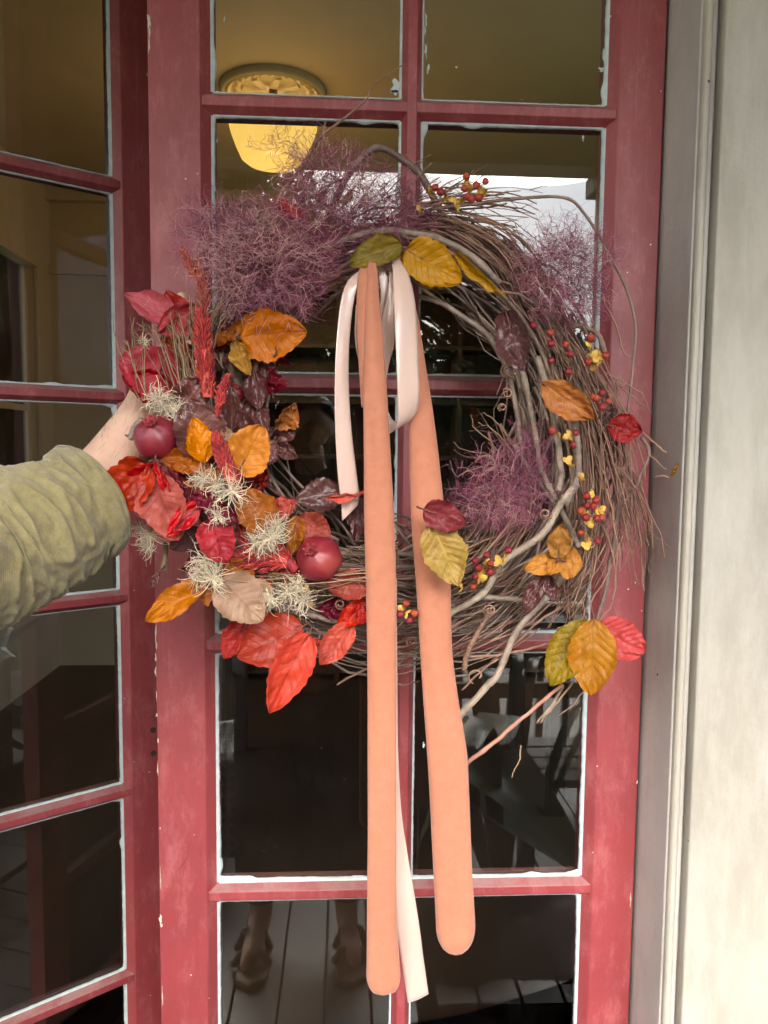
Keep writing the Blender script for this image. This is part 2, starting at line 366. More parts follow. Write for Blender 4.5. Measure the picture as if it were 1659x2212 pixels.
# ------------------------------------------------------------------ french doors
ZM = [3.1525 - .372 * i - .7585 for i in range(0, 7)]        # muntin centre heights, top to bottom
ZM = [2.394, 2.0225, 1.6495, 1.2795, .9072, .535]
DOOR_T = .042
def door(name, loc, rz, label, flip=False):
    root = tag(empty(name, loc, rz), label, 'door')
    W = .70; s0, s1 = (.0835, .0785) if not flip else (.0785, .0835)
    g0, g1 = s0, W - s1; bv = .0155; BD = .0155; ztop, zbot = 2.62, .06
    cx = .3525 if not flip else W - .3525
    L = lambda n, mb, m=RED, par=root, **kw: mb.build(n, m, par, world=False, **kw)
    L('stile', MB().prism([(0, 0), (g0 - bv, 0), (g0 - bv + .003, .003), (g0, BD), (g0, DOOR_T), (0, DOOR_T)], 'z', zbot, ztop + .12), bevel=.0016)
    L('stile', MB().prism([(W, 0), (W, DOOR_T), (g1, DOOR_T), (g1, BD), (g1 + bv - .003, .003), (g1 + bv, 0)], 'z', zbot, ztop + .12), bevel=.0016)
    hw, ft = .0152, .0065
    L('muntin', MB().prism([(cx - ft, .0004), (cx + ft, .0004), (cx + ft + .001, .003), (cx + hw, BD + .0006), (cx + hw, DOOR_T - .002), (cx - hw, DOOR_T - .002), (cx - hw, BD + .0006), (cx - ft - .001, .003)], 'z', zbot + .15, ztop), bevel=.0012)
    segs = [(g0 - .0135, cx - .004), (cx + .004, g1 + .0135)]
    for z in ZM:
        for a, b in segs:
            L('muntin', MB().prism([(.0014, z - ft), (.0034, z - ft - .001), (BD, z - hw), (DOOR_T - .003, z - hw), (DOOR_T - .003, z + hw), (BD, z + hw), (.0034, z + ft + .001), (.0014, z + ft)], 'x', a, b), bevel=.0012)
    L('rail', MB().box(g0 - .010, g1 + .010, .0012, DOOR_T - .001, ztop, ztop + .12), bevel=.0015)
    L('rail', MB().box(g0 - .010, g1 + .010, .0012, DOOR_T - .001, zbot, zbot + .155), bevel=.0015)
    zs = [ztop] + ZM + [zbot + .155]
    for i in range(len(zs) - 1):
        z1 = zs[i] - (hw if i else 0); z0 = zs[i + 1] + (hw if i < len(zs) - 2 else 0)
        for a, b in ((g0, cx - hw), (cx + hw, g1)):
            p = L('pane', MB().box(a - .004, b + .004, .0185, .0215, z0 - .004, z1 + .004), GLASS)
            L('putty', putty(a, b, z0, z1), PUTTY, p)
    return root
def putty(a, b, z0, z1):
    mb = MB()
    def strip(p0, p1, inn, wmin):
        n = max(12, int(np.linalg.norm(np.subtract(p1, p0)) / .004)); sd = rng.uniform(0, 99); V = []
        ch = rng.random() * .7
        for i in range(n + 1):
            f = i / n; q = np.array(p0) * (1 - f) + np.array(p1) * f
            nn = mnoise.noise((f * n * .09, sd, 0)); n2 = mnoise.noise((f * n * .45, sd, 5)); n3 = mnoise.noise((f * n * .03, sd, 9))
            w = wmin * (1 + .5 * n2) + max(0, nn - .28 - .25 * ch) * .013 + max(0, n3) * .0022 + rng.uniform(0, .0006)
            e = min(f, 1 - f) * n
            if e < 3: w += .0014 * (1 - e / 3)
            w = max(w, .0006)
            o = q - np.array(inn) * .003; r = q + np.array(inn) * w
            V += [(o[0], .0125, o[1]), (q[0] + inn[0] * w * .5, .0148, q[1] + inn[1] * w * .5), (r[0], .0176, r[1]), (r[0], .0186, r[1])]
        Fs = [(4 * i + j, 4 * i + j + 1, 4 * i + j + 5, 4 * i + j + 4) for i in range(n) for j in range(3)]
        mb.add(V, Fs)
    strip((a, z0), (a, z1), (1, 0), .0011); strip((b, z0), (b, z1), (-1, 0), .0011)
    strip((a, z0), (b, z0), (0, 1), .0014); strip((a, z1), (b, z1), (0, -1), .0008)
    return mb
right_door = door('french_door', (-.2615, 0, 0), 0, 'closed red french door with peeling paint behind the wreath')
LA = math.radians(35.4)
left_door = door('french_door', (-.910, -.012, 0), LA, 'open red french door at the left swung into the room', True)
# mortise plate on the edge of the open door, flakes of old paint along the meeting edge
OLDP = simple('old_paint', (.6, .52, .36, 1), (.5, .5, .46, 1), 40, .7, .4)
IRON = simple('dark_iron', (.02, .018, .016, 1), (.05, .035, .025, 1), 40, .6, .4)
sp = MB().box(.660, .684, -.0016, .0005, .925, 1.05).build('strike_plate', RED, left_door, world=False, bevel=.0008)
for z in (1.018, .972):
    MB().prism([(.6735 + .0058 * math.cos(i * math.pi / 6), z + .0058 * math.sin(i * math.pi / 6)) for i in range(12)], 'y', -.0022, -.001).build('screw_hole', IRON, sp, world=False)
def chip(mb, u, v, w, h, y, n=13):
    c = P(u, v, y); r = []
    for i in range(n):
        a = 2 * math.pi * i / n; s = rng.uniform(.25, 1.25)
        r.append((c[0] + s * w * pxm(y) * math.cos(a) * .5, c[2] + s * h * pxm(y) * math.sin(a) * .5))
    mb.prism(r, 'y', y - .0006, y + .001)
mb = MB()
for (u, v, w, h) in [(320, 35, 6, 14), (322, 48, 7, 26), (323, 70, 4, 30), (322, 95, 4, 38), (336, 1370, 4, 50), (337, 1420, 5, 20), (338, 1395, 6, 16), (347, 1985, 7, 22), (349, 1998, 8, 12), (341, 1600, 4, 12), (339, 1545, 4, 9), (346, 1790, 3, 6), (318, 160, 2, 8), (336, 1450, 4, 26), (338, 1500, 2, 30), (341, 1662, 3, 40), (347, 1900, 2, 60), (351, 2150, 2, 50), (470, 1990, 4, 9), (1290, 1655, 3, 5), (1376, 1690, 4, 10), (1362, 1945, 3, 40)]:
    chip(mb, u, v, w, h, -.0002)
mb.build('paint_chip', OLDP, right_door, kind='stuff')
mb = MB()
for (u, v, w, h) in [(485, 42, 4, 14), (1259, 300, 5, 14), (1128, 215, 9, 2), (469, 305, 3, 9), (460, 1700, 12, 30), (956, 1990, 4, 22), (951, 2015, 5, 26), (915, 1612, 6, 18), (986, 146, 5, 5), (858, 188, 24, 30), (852, 200, 30, 10), (1300, 150, 16, 12), (1306, 120, 8, 40), (918, 70, 8, 16), (920, 110, 8, 40), (924, 150, 8, 20), (920, 45, 6, 30)]:
    chip(mb, u, v, w, h, .0175)
mb.build('paint_fleck', PUTTY, right_door, kind='stuff')

# ------------------------------------------------------------------ door casing and house wall
xe = lambda u, y: P(u, 1106, y)[0]
cas = tag(empty('door_casing', (.47, 0, 0)), 'taupe and cream moulded wooden casing right of the red doors', 'door frame')
x0 = .4425; xj = xe(1473, -.078)
MB().prism([(x0, .05), (x0, -.006), (xj - .002, -.078), (xj + .02, -.078), (xj + .02, .05)], 'z', 0, 2.82).build('jamb', JAMB, cas, bevel=.002)
xb = xe(1497, -.080); r = (xb - xj)
MB().prism([(xj, -.076), (xj + r * .05, -.0835), (xj + r * .25, -.087), (xj + r * .6, -.087), (xj + r * .85, -.0835), (xb, -.074), (xb, -.05), (xj, -.05)], 'z', 0, 2.83).build('bead', BEADM, cas, bevel=.0015)
xg = xe(1521, -.092)
MB().box(xb - .004, xg + .02, -.070, .0, 0, 2.84).build('groove', JAMB, cas)
MB().box(-1.0, .5, -.07, .1, 2.755, 2.84).build('head', JAMB, cas, bevel=.003)
MB().box(-.995, -.925, -.078, .08, 0, 2.755).build('jamb', JAMB, cas, bevel=.003)
hw_ = tag(empty('house_wall', (1.2, 0, 0)), 'cream painted boards of the house wall right of the casing', 'wall')
for i in range(4):
    a = xg + i * .40
    MB().box(a, a + .398, -.092 + .0 * i, .0, 0, 2.9).build('board', CREAM, hw_, bevel=.003)
MB().box(xg + .02, 3.2, 0.0, .155, -.4, 3.4).box(-3.6, -.995, -.04, .155, -.4, 3.4).box(-.995, xg + .02, 0.0, .155, 2.84, 3.4).box(xg + 1.6, 3.2, -.06, 0.0, 0, 2.9).build('wall_core', CREAM, hw_)
MB().box(-.93, .46, -.06, .16, -.02, .052).build('door_sill', JAMB, cas, bevel=.004)

# ------------------------------------------------------------------ porch
DECK = simple('deck_paint', (.045, .042, .04, 1), (.065, .06, .056, 1), 5, .55, .3, 60, stretch=(1, .15, 1), rnd=.12)
PORC = simple('porch_ceiling_paint', (.30, .265, .205, 1), (.33, .29, .225, 1), 5, .6, .2, 50)
TRIM = simple('porch_trim_paint', (.42, .39, .31, 1), (.47, .43, .34, 1), 5, .5, .2, 50)
pf = MB().box(-3.6, 3.2, -2.3, -.05, -.3, -.05).build('porch_floor', DECK, kind='structure')
pm = MB().box(-.0625, .0625, -2.34, -.06, -.05, .0)
first = None
for i in range(46):
    if first is None:
        first = pm.build('plank', DECK, pf, bevel=.003); o = first
    else:
        o = first.copy(); COL.objects.link(o); o.parent = pf
    o.location = (-3.5 + i * .1305, rng.uniform(-.01, .01), rng.uniform(-.001, .001))
pc = MB().box(-3.8, 3.4, -2.35, .0, 3.02, 3.1).build('porch_ceiling', PORC, kind='structure')
for x in (-1.86, -.93, .012, .95, 1.85):
    MB().box(x - .016, x + .016, -2.05, -.01, 3.003, 3.02).build('batten', TRIM, pc)
MB().box(-3.9, 3.5, -2.6, .1, 3.1, 3.16).build('porch_roof', simple('roof_iron', (.2, .2, .2, 1)), kind='structure')
bm_ = tag(empty('porch_beam', (0, -2.1, 2.7)), 'dark grey porch beam along the eave mirrored in the panes', 'beam')
BEAMP = simple('beam_paint', (.13, .125, .115, 1), (.16, .15, .135, 1), 5, .6, .2)
MB().box(-3.8, 3.4, -2.18, -2.04, 2.70, 3.018).build('beam_face', BEAMP, bm_, bevel=.004)
MB().box(-3.8, 3.4, -2.24, -2.183, 2.80, 2.92).build('gutter', BEAMP, bm_)
first = None
for x in (1.11, -1.75, -3.4, 2.9):
    if first is None:
        pr = first = tag(empty('porch_post', (x, -2.11, 0)), 'square porch post with a capital mirrored at the right of the panes', 'post', 'porch posts')
        MB().box(x - .055, x + .055, -2.165, -2.055, 0, 2.63).build('post_shaft', TRIM, pr, bevel=.006)
        MB().box(x - .09, x + .09, -2.19, -2.03, 2.62, 2.698).build('capital', BEAMP, pr, bevel=.005)
        kids = list(pr.children)
    else:
        pr = first.copy(); COL.objects.link(pr); pr.location.x = x
        pr['label'] = {-1.75: 'square porch post with a capital by the left end of the railing', -3.4: 'far left corner post of the porch', 2.9: 'far right corner post of the porch'}[x]
        for c in kids:
            d = c.copy(); COL.objects.link(d); d.parent = pr
rl = tag(empty('porch_railing', (-.3, -2.11, 0)), 'white porch railing with thin balusters mirrored in the lower panes', 'railing')
WHITE = simple('white_trim', (.55, .55, .52, 1), (.6, .6, .56, 1), 5, .5, .1)
MB().box(-1.69, 1.05, -2.14, -2.08, .86, .91).build('rail', WHITE, rl, bevel=.006)
MB().box(-1.69, 1.05, -2.13, -2.09, .10, .14).build('rail', WHITE, rl, bevel=.004)
b0 = None
for i in range(23):
    if b0 is None: b0 = o = MB().box(-1.62 - .016, -1.62 + .016, -2.126, -2.094, .14, .86).build('baluster', WHITE, rl)
    else:
        o = b0.copy(); COL.objects.link(o); o.parent = rl; o.location.x = b0.location.x + i * .118
# wing of the house that closes the porch at the right, seen mirrored in the open door
wg = tag(empty('wing_wall', (1.85, -1, 0)), 'cream panelled wall of the wing mirrored in the open door', 'wall')
MB().box(1.86, 2.0, -2.0, -.1, 0, 3.02).build('wall_core', BEADM, wg)
for z in (.9, 1.9, 2.55): MB().box(1.845, 1.86, -1.9, -.1, z, z + .07).build('rail', CREAM, wg, bevel=.003)
for y in (-1.98, -1.1, -.2): MB().box(1.842, 1.862, y - .045, y + .045, 0, 3.0).build('batten', CREAM, wg, bevel=.003)
MB().lathe([(.001, 0), (.035, 0), (.035, 3.0), (.001, 3.0)], (1.80, -1.9, 0), 14).build('downpipe', CREAM, wg, smooth=True)

# ------------------------------------------------------------------ garden
GRASS = simple('lawn_green', (.06, .10, .025, 1), (.11, .13, .04, 1), 1.4, .8, .4, 40, dist=.02)
MB().box(-250, 250, -400, 250, -.6, -.42).build('ground', GRASS, kind='structure')
PATH = simple('bounce_gravel', (.40, .37, .32, 1), (.33, .31, .27, 1), 4, .8, .3, 60)
MB().box(-30, 30, -8.2, -2.7, -.5, -.412).build('path', PATH, kind='structure')  # pale ground made wide to bounce light up onto door and porch
BARK = simple('bark', (.06, .045, .03, 1), (.1, .08, .06, 1), 8, .8, .6, 30, dist=.01)
def foliage_mat(n, c1, c2):
    t = NT(n); r = t.n('ShaderNodeNewGeometry').outputs['Random Per Island']; c = t.mix(r, c1, c2)
    d = t.pbr(c, .55); tl = t.n('ShaderNodeBsdfTranslucent'); t.l(c, tl.inputs[0]); m = t.n('ShaderNodeMixShader'); m.inputs[0].default_value = .3; t.l(d, m.inputs[1]); t.l(tl.outputs[0], m.inputs[2]); return t.done(m.outputs[0])
FOL = [foliage_mat('leaves_green', (.035, .07, .018, 1), (.09, .13, .03, 1)), foliage_mat('leaves_lime', (.08, .13, .025, 1), (.16, .2, .05, 1)), foliage_mat('leaves_dark', (.02, .045, .015, 1), (.05, .08, .025, 1))]
def leaf_cloud(c, rad, n, size):
    c = np.array(c); rad = np.array(rad)
    nb = 26; bc = nr.normal(size=(nb, 3)); bc /= np.linalg.norm(bc, axis=1, keepdims=True); bc *= nr.uniform(.35, .95, (nb, 1)) * rad
    idx = nr.integers(0, nb, n); q = bc[idx] + nr.normal(size=(n, 3)) * rad * .22
    p = c + q; a = nr.normal(size=(n, 3)); a /= np.linalg.norm(a, axis=1, keepdims=True); b = np.cross(a, nr.normal(size=(n, 3))); b /= np.linalg.norm(b, axis=1, keepdims=True)
    s = size * nr.uniform(.6, 1.3, (n, 1)); V = np.stack([p - a * s, p - b * s * .45, p + a * s, p + b * s * .45], 1).reshape(-1, 3)
    return V, np.arange(n * 4).reshape(-1, 4)
def tree(x, y, h, r, fm, label, n=5200):
    root = tag(empty('tree', (x, y, -.42)), label, 'tree', 'trees in the garden')
    mb = MB(); mb.tube([(x, y, -.45), (x + .1, y, h * .3), (x, y + .1, h * .6), (x + .1, y, h * .9)], [.16, .13, .1, .04], 8)
    for i in range(7):
        a = rng.uniform(0, 6.28); z = h * rng.uniform(.3, .6)
        mb.tube([(x, y, z), (x + r * .4 * math.cos(a), y + r * .4 * math.sin(a), z + h * .15), (x + r * .8 * math.cos(a), y + r * .8 * math.sin(a), z + h * .25)], [.06, .04, .02], 6)
    mb.build('trunk', BARK, root, smooth=True)
    V, q = leaf_cloud((x, y, h * .66), (r, r, h * .36), n, .13); link('crown', mesh_np('crown', V, q, False), fm, root)
tree(-1.2, -9.5, 6.2, 1.75, FOL[0], 'bushy green tree mirrored left of the pale sky', 15000)
tree(-4.2, -11, 4.6, 1.9, FOL[2], 'dark tree far left in the garden')
tree(3.5, -11.5, 3.2, 1.7, FOL[0], 'low green tree mirrored at the right edge of the panes')
tree(7.5, -6.5, 3.9, 1.9, FOL[1], 'lime green tree mirrored in the open door', 7000)
tree(10.5, -11, 6.2, 2.5, FOL[1], 'tall lime tree farther off beside the wing', 7000)
tree(-5.6, 11.5, 5.2, 2.6, FOL[1], 'lime green tree outside the side window of the room', 8000)
tree(-7.5, -5, 3.5, 1.8, FOL[0], 'rounded green tree beside the left end of the porch')
tree(1.2, -14, 3.6, 2.2, FOL[2], 'wide dark tree low beyond the lawn hedge', 8000)
tree(5.4, -15, 4.0, 2.2, FOL[2], 'rounded dark tree at the right end of the hedge', 6000)
hd = tag(empty('hedge', (0, -13, -.42)), 'dark clipped hedge across the far side of the lawn', 'hedge')
V, q = [], []
for i in range(9):
    v, f = leaf_cloud((-13 + i * 3.2, -13.5, .75), (2.0, .7, 1.3), 2200, .14); q.append(f + sum(len(w) for w in V)); V.append(v)
link('foliage', mesh_np('foliage', np.vstack(V), np.vstack(q), False), FOL[2], hd)
wood = []
V, q = [], []
for i in range(16):
    v, f = leaf_cloud((-60 + i * 8, -55 + 4 * math.sin(i * 2.1), 3.2), (5, 3, 3.2), 900, .5); q.append(f + sum(len(w) for w in V)); V.append(v)
link('woods', mesh_np('woods', np.vstack(V), np.vstack(q), False), FOL[2])['kind'] = 'stuff'

# ------------------------------------------------------------------ porch furniture, seen mirrored
def bench(x0, x1, y0, y1, h, label):
    r = tag(empty('bench', ((x0 + x1) / 2, (y0 + y1) / 2, 0)), label, 'bench')
    for i in range(4):
        a = y0 + i * (y1 - y0) / 4; MB().box(x0, x1, a, a + (y1 - y0) / 4 - .012, h - .03, h).build('slat', DARKW, r, bevel=.003)
    for x in (x0 + .04, (x0 + x1) / 2, x1 - .08):
        for y in (y0 + .01, y1 - .06): MB().box(x, x + .05, y, y + .05, 0, h - .03).build('leg', DARKW, r)
    MB().box(x0 + .03, x1 - .03, y0 + .02, y0 + .05, h - .1, h - .031).build('apron', DARKW, r)
    for i in range(3):
        z = h + .15 + i * .12; MB().box(x0, x1, y0 - .03, y0 - .01, z, z + .06).build('back_slat', DARKW, r)
    for x in (x0, x1 - .05): MB().box(x, x + .05, y0 - .06, y0 - .03, 0, h + .48).build('back_post', DARKW, r)
bench(.22, 1.0, -1.75, -1.35, .45, 'dark slatted wooden bench mirrored in the lower right panes')
POTM = simple('glazed_pot', (.05, .05, .055, 1), (.09, .08, .08, 1), 8, .3, .1)
PLANT = simple('plant_green', (.014, .03, .014, 1), (.03, .05, .022, 1), 10, .35, .2, stretch=(1, 1, 1))
pp = tag(empty('potted_plant', (.45, -.92, 0)), 'potted plant with one broad arching leaf mirrored in the right pane', 'plant')
MB().lathe([(.001, .0), (.1, 0), (.13, .25), (.14, .26), (.12, .26), (.115, .22), (.001, .22)], (.45, -.92, 0), 24).build('pot', POTM, pp, smooth=True)
def blade(pts, w, mat, par, name='leaf', n=18):
    c = spline(pts, n); V = []; Fs = []
    for i in range(n):
        t = c[min(i + 1, n - 1)] - c[max(i - 1, 0)]; s = np.cross(t, (0, 0, 1.0)); s /= np.linalg.norm(s) + 1e-9
        u = i / (n - 1); ww = w * math.sin(math.pi * min(1, (u * .93 + .05))) ** .7
        for j in range(-3, 4): V.append(c[i] + s * ww * j / 3 + np.array([0, 0, abs(j) / 3 * ww * .35]))
    for i in range(n - 1):
        for j in range(6): a = i * 7 + j; Fs.append((a, a + 1, a + 8, a + 7))
    return link(name, mesh_np(name, np.array(V), Fs), mat, par)
blade([(.45, -.92, .24), (.31, -.95, .58), (.09, -1.0, .74), (-.11, -1.0, .70)], .0, PLANT, pp, 'stem')
blade([(.47, -.88, .35), (.22, -.93, .72), (.42, -.75, .70), (.65, -.62, .45)], .16, PLANT, pp)
blade([(.22, -.95, .45), (.34, -.92, .76), (.31, -.86, .66), (.66, -.8, .42)], .17, PLANT, pp)
for i in range(11):
    a = rng.uniform(0, 6.28); l = rng.uniform(.3, .55)
    blade([(.45, -.92, .24), (.45 + .1 * math.cos(a), -.92 + .1 * math.sin(a), .5), (.45 + l * .5 * math.cos(a), -.92 + l * .5 * math.sin(a), .5 + l * .7), (.45 + l * .8 * math.cos(a), -.92 + l * .8 * math.sin(a), .5 + l * .75)], .022, PLANT, pp)
st = tag(empty('side_table', (.42, -.52, 0)), 'low dark slatted side table mirrored at the bottom right', 'table')
for i in range(5): MB().box(.2 + i * .088, .28 + i * .088, -.7, -.34, .42, .44).build('slat', DARKW, st)
for x in (.22, .6):
    for y in (-.68, -.38): MB().box(x, x + .03, y, y + .03, 0, .42).build('leg', DARKW, st)
MB().bar((.235, -.66, .12), (.615, -.66, .12), .025).bar((.235, -.36, .15), (.615, -.36, .15), .025).build('stretcher', DARKW, st)
BLK = simple('dark_blanket', (.035, .024, .022, 1), (.055, .04, .036, 1), 20, .9, .5, 120)
bl = []; Fs = []
n, m = 30, 26
for i in range(n):
    for j in range(m):
        x = .16 + i / (n - 1) * .5; s = j / (m - 1); y = -.30 - s * .42
        z = .452 + .02 * mnoise.noise((x * 9, y * 9, 0))
        if s < .35: y = -.30 - .05 + .01 * math.sin(x * 40); z = .45 - (.35 - s) * .7 + .0; y += .03 * mnoise.noise((x * 14, s * 6, 3))
        bl.append((x + .01 * mnoise.noise((s * 8, x * 7, 1)), y, z))
for i in range(n - 1):
    for j in range(m - 1): a = i * m + j; Fs.append((a, a + 1, a + m + 1, a + m))
o = link('blanket', mesh_np('blanket', np.array(bl), Fs), BLK); sm = o.modifiers.new('thick', 'SOLIDIFY'); sm.thickness = .006
tag(o, 'dark woollen blanket thrown over the low side table', 'blanket')
# white towel on the railing and a crocheted cloth on a stool
CLOTHW = simple('white_cloth', (.5, .5, .48, 1), (.55, .55, .53, 1), 20, .9, .4, 150)
n, m = 24, 20; V = []; Fs = []
for i in range(n):
    for j in range(m):
        s = j / (m - 1); x = -.56 + .3 * i / (n - 1)
        V.append((x, -2.055 + .012 * math.sin(x * 60) * (1 - s) + (.0 if s < .85 else -.1 * (s - .85) / .15), .42 + s * .55 if s < .85 else .42 + .85 * .55 + .03))
for i in range(n - 1):
    for j in range(m - 1): a = i * m + j; Fs.append((a, a + 1, a + m + 1, a + m))
o = link('towel', mesh_np('towel', np.array(V), Fs), CLOTHW); sm = o.modifiers.new('thick', 'SOLIDIFY'); sm.thickness = .008
tag(o, 'white towel hung over the porch railing', 'towel')
t = NT('crochet_cloth'); v = t.coord('Object'); vo = t.n('ShaderNodeTexVoronoi'); t.l(v, vo.inputs['Vector']); vo.inputs['Scale'].default_value = 26; vo.inputs['Randomness'].default_value = .25
CRO = t.done(t.pbr(t.mix(t.math('LESS_THAN', vo.outputs['Distance'], .36), (.36, .34, .3, 1), (.05, .045, .04, 1)), .9))
def stool(x, y, h, label, w=.32):
    r = tag(empty('stool', (x, y, 0)), label, 'stool')
    MB().box(x - w / 2, x + w / 2, y - w / 2, y + w / 2, h - .03, h).build('seat', DARKW, r, bevel=.006)
    for a in (-1, 1):
        for b in (-1, 1): MB().bar((x + a * w * .42, y + b * w * .42, 0), (x + a * w * .36, y + b * w * .36, h - .03), .03).build('leg', DARKW, r)
    for a in (-1, 1): MB().bar((x - w * .4, y + a * w * .4, .16), (x + w * .4, y + a * w * .4, .16), .02).build('stretcher', DARKW, r)
def drape(name, x, y, w, h, drop, mat, label, cat):
    n, m = 16, 18; V = []; Fs = []
    for i in range(n):
        for j in range(m):
            s = j / (m - 1); xx = x - w / 2 + w * i / (n - 1)
            if s < .4: V.append((xx, y - w / 2 + s / .4 * w, h + .006 + .003 * mnoise.noise((xx * 20, s * 9, 2))))
            else: V.append((xx + .008 * mnoise.noise((xx * 9, s * 9, 4)), y + w / 2 + .012 + .012 * math.sin(xx * 45) * (s - .4), h - (s - .4) / .6 * drop))
    for i in range(n - 1):
        for j in range(m - 1): a = i * m + j; Fs.append((a, a + 1, a + m + 1, a + m))
    o = link(name, mesh_np(name, np.array(V), Fs), mat); sm = o.modifiers.new('thick', 'SOLIDIFY'); sm.thickness = .004
    tag(o, label, cat); return o
stool(-.48, -1.72, .46, 'dark wooden stool under the crocheted cloth')
drape('crochet_cloth', -.48, -1.72, .33, .46, .36, CRO, 'crocheted cloth with rows of holes hanging over the stool', 'cloth')
stool(1.38, -.72, .56, 'dark square stool near the wing wall', .4)
drape('table_cloth', 1.38, -.72, .42, .56, .2, CRO, 'crocheted runner draped over the square stool', 'cloth')
bx = tag(empty('small_box', (1.33, -.6, .57)), 'small teal and white box on the crocheted runner', 'box')
MB().box(1.29, 1.37, -.63, -.57, .571, .60).build('box_base', WHITE, bx, bevel=.002)
MB().box(1.288, 1.372, -.632, -.568, .60, .625).build('box_lid', simple('teal_card', (.1, .3, .33, 1)), bx, bevel=.002)
ch = tag(empty('armchair', (1.25, -1.45, 0)), 'dark wooden armchair mirrored in the open door', 'chair')
for i in range(5): MB().box(1.0, 1.5, -1.7 + i * .1, -1.61 + i * .1, .40, .425).build('slat', DARKW, ch)
for x in (1.0, 1.46):
    MB().bar((x + .02, -1.68, 0), (x + .02, -1.8, .95), .045).build('back_post', DARKW, ch); MB().bar((x + .02, -1.24, 0), (x + .02, -1.24, .62), .045).build('leg', DARKW, ch)
    MB().bar((x + .02, -1.76, .62), (x + .02, -1.2, .64), .06, .025).build('armrest', DARKW, ch)
for i in range(5): MB().bar((1.08 + i * .085, -1.70, .42), (1.08 + i * .085, -1.79, .9), .05, .015).build('back_slat', DARKW, ch)
MB().bar((1.0, -1.79, .92), (1.52, -1.79, .92), .03, .08).build('top_rail', DARKW, ch)
# ------------------------------------------------------------------ the wreath
WB = P(880, 1420, -.12)
wreath = tag(empty('wreath', (0.0, -.12, float(WB[2]))), 'autumn wreath of twisted vines with leaves, pomegranates and peach tails on the red door', 'wreath')
VINE = simple('vine_bark', (.30, .21, .16, 1), (.17, .115, .09, 1), 30, .5, .6, 160, stretch=(1, 1, 1), dist=.0012, rnd=.38, Specular_IOR_Level=.4)
VINEG = simple('grey_bark', (.34, .26, .2, 1), (.17, .125, .095, 1), 55, .6, .9, 150, dist=.003, rnd=.25)
TWIG = simple('twig_bark', (.28, .15, .10, 1), (.17, .09, .062, 1), 30, .55, .4, 200, dist=.0008, rnd=.45, island=True)
TWIGT = simple('tan_twig', (.29, .185, .105, 1), (.19, .12, .07, 1), 30, .6, .4, 200, dist=.0008, rnd=.35, island=True)
SMOKE = simple('smoke_plume', (.33, .085, .145, 1), (.2, .05, .09, 1), 14, .6, 0, rnd=.5, island=True)
CREAMF = simple('cream_filament', (.76, .66, .47, 1), (.60, .51, .34, 1), 30, .6, 0, rnd=.25, island=True)
WHISP = simple('silky_hair', (.68, .59, .46, 1), (.54, .46, .35, 1), 30, .7, 0, rnd=.25, island=True)
PLR = simple('plume_red', (.42, .028, .03, 1), (.26, .016, .02, 1), 40, .6, 0, rnd=.45, island=True)
PLO = simple('plume_coral', (.42, .085, .045, 1), (.3, .05, .03, 1), 40, .6, 0, rnd=.4, island=True)

CCX, CCY = 850.0, 950.0
_th = np.array([0, 30, 60, 90, 120, 150, 180, 210, 240, 270, 300, 330, 360.])
_ri = np.array([258, 292, 305, 340, 320, 292, 265, 252, 232, 212, 228, 240, 258.])
_ro = np.array([455, 462, 478, 500, 492, 470, 435, 452, 470, 466, 466, 470, 455.])
def ring(th, f, y):
    """image polar -> world; th degrees, f 0 inner 1 outer"""
    a = th % 360; ri = np.interp(a, _th, _ri); ro = np.interp(a, _th, _ro)
    r = ri + f * (ro - ri); u = CCX + r * math.cos(math.radians(th)); v = CCY - r * math.sin(math.radians(th))
    return P(u, v, y)
def ring_vine(th0, span, f0, f1, rad, y0, wig, name='vine', mat=VINE, par=wreath):
    n = max(10, int(abs(span) / 5)); ph = rng.uniform(0, 6.28); fr = rng.uniform(1.5, 4); ph2 = rng.uniform(0, 6.28); s1 = rng.uniform(0, 99)
    pts = []; rr = []
    for i in range(n):
        s = i / (n - 1); th = th0 + span * s
        f = f0 + (f1 - f0) * s + wig * math.sin(ph + fr * s * 3.1) + .05 * mnoise.noise((s * 7, s1, 0))
        d = .042 * math.sqrt(max(0, 1 - (2 * min(max(f, 0), 1) - 1) ** 2))
        y = -.118 + y0 * d + .012 * math.sin(ph2 + s * 5) + .006 * mnoise.noise((s * 9, s1, 4))
        pts.append(ring(th, f, y)); rr.append(rad * (1 - .35 * s) * (1 + .12 * mnoise.noise((s * 14, s1, 7))))
    return tube_obj(name, pts, rr, mat, par, 7)
NV = 0
for i in range(26):
    ring_vine(rng.uniform(-200, 160), -rng.uniform(100, 230), rng.uniform(.1, .8), rng.uniform(.15, .85), rng.uniform(.0030, .0043), rng.uniform(-1, 1), .07)
for i in range(84):
    th = rng.uniform(-210, 150) if i % 3 else rng.uniform(-60, 110)
    ring_vine(th, -rng.uniform(60, 190), rng.uniform(.0, .85), rng.uniform(.05, 1.0), rng.uniform(.0017, .0028), rng.uniform(-1.1, 1.1), .09)
for i in range(120):
    th = rng.choice([rng.uniform(-30, 110), rng.uniform(-120, 40), rng.uniform(-180, 130), rng.uniform(-10, 70)])
    f0 = rng.uniform(.0, .9)
    ring_vine(th, -rng.uniform(40, 130), f0, min(1.15, f0 + rng.uniform(-.35, .55)), rng.uniform(.0009, .0016), rng.uniform(-1.2, 1.2), .11)
for i in range(64):
    th = rng.uniform(-70, 105); f0 = rng.uniform(.0, .95)
    ring_vine(th, -rng.uniform(40, 120), f0, min(1.12, max(0, f0 + rng.uniform(-.75, .75))), rng.uniform(.0014, .0027), rng.uniform(.3, 1.35), .16, 'vine', VINEG if i % 3 == 0 else VINE)
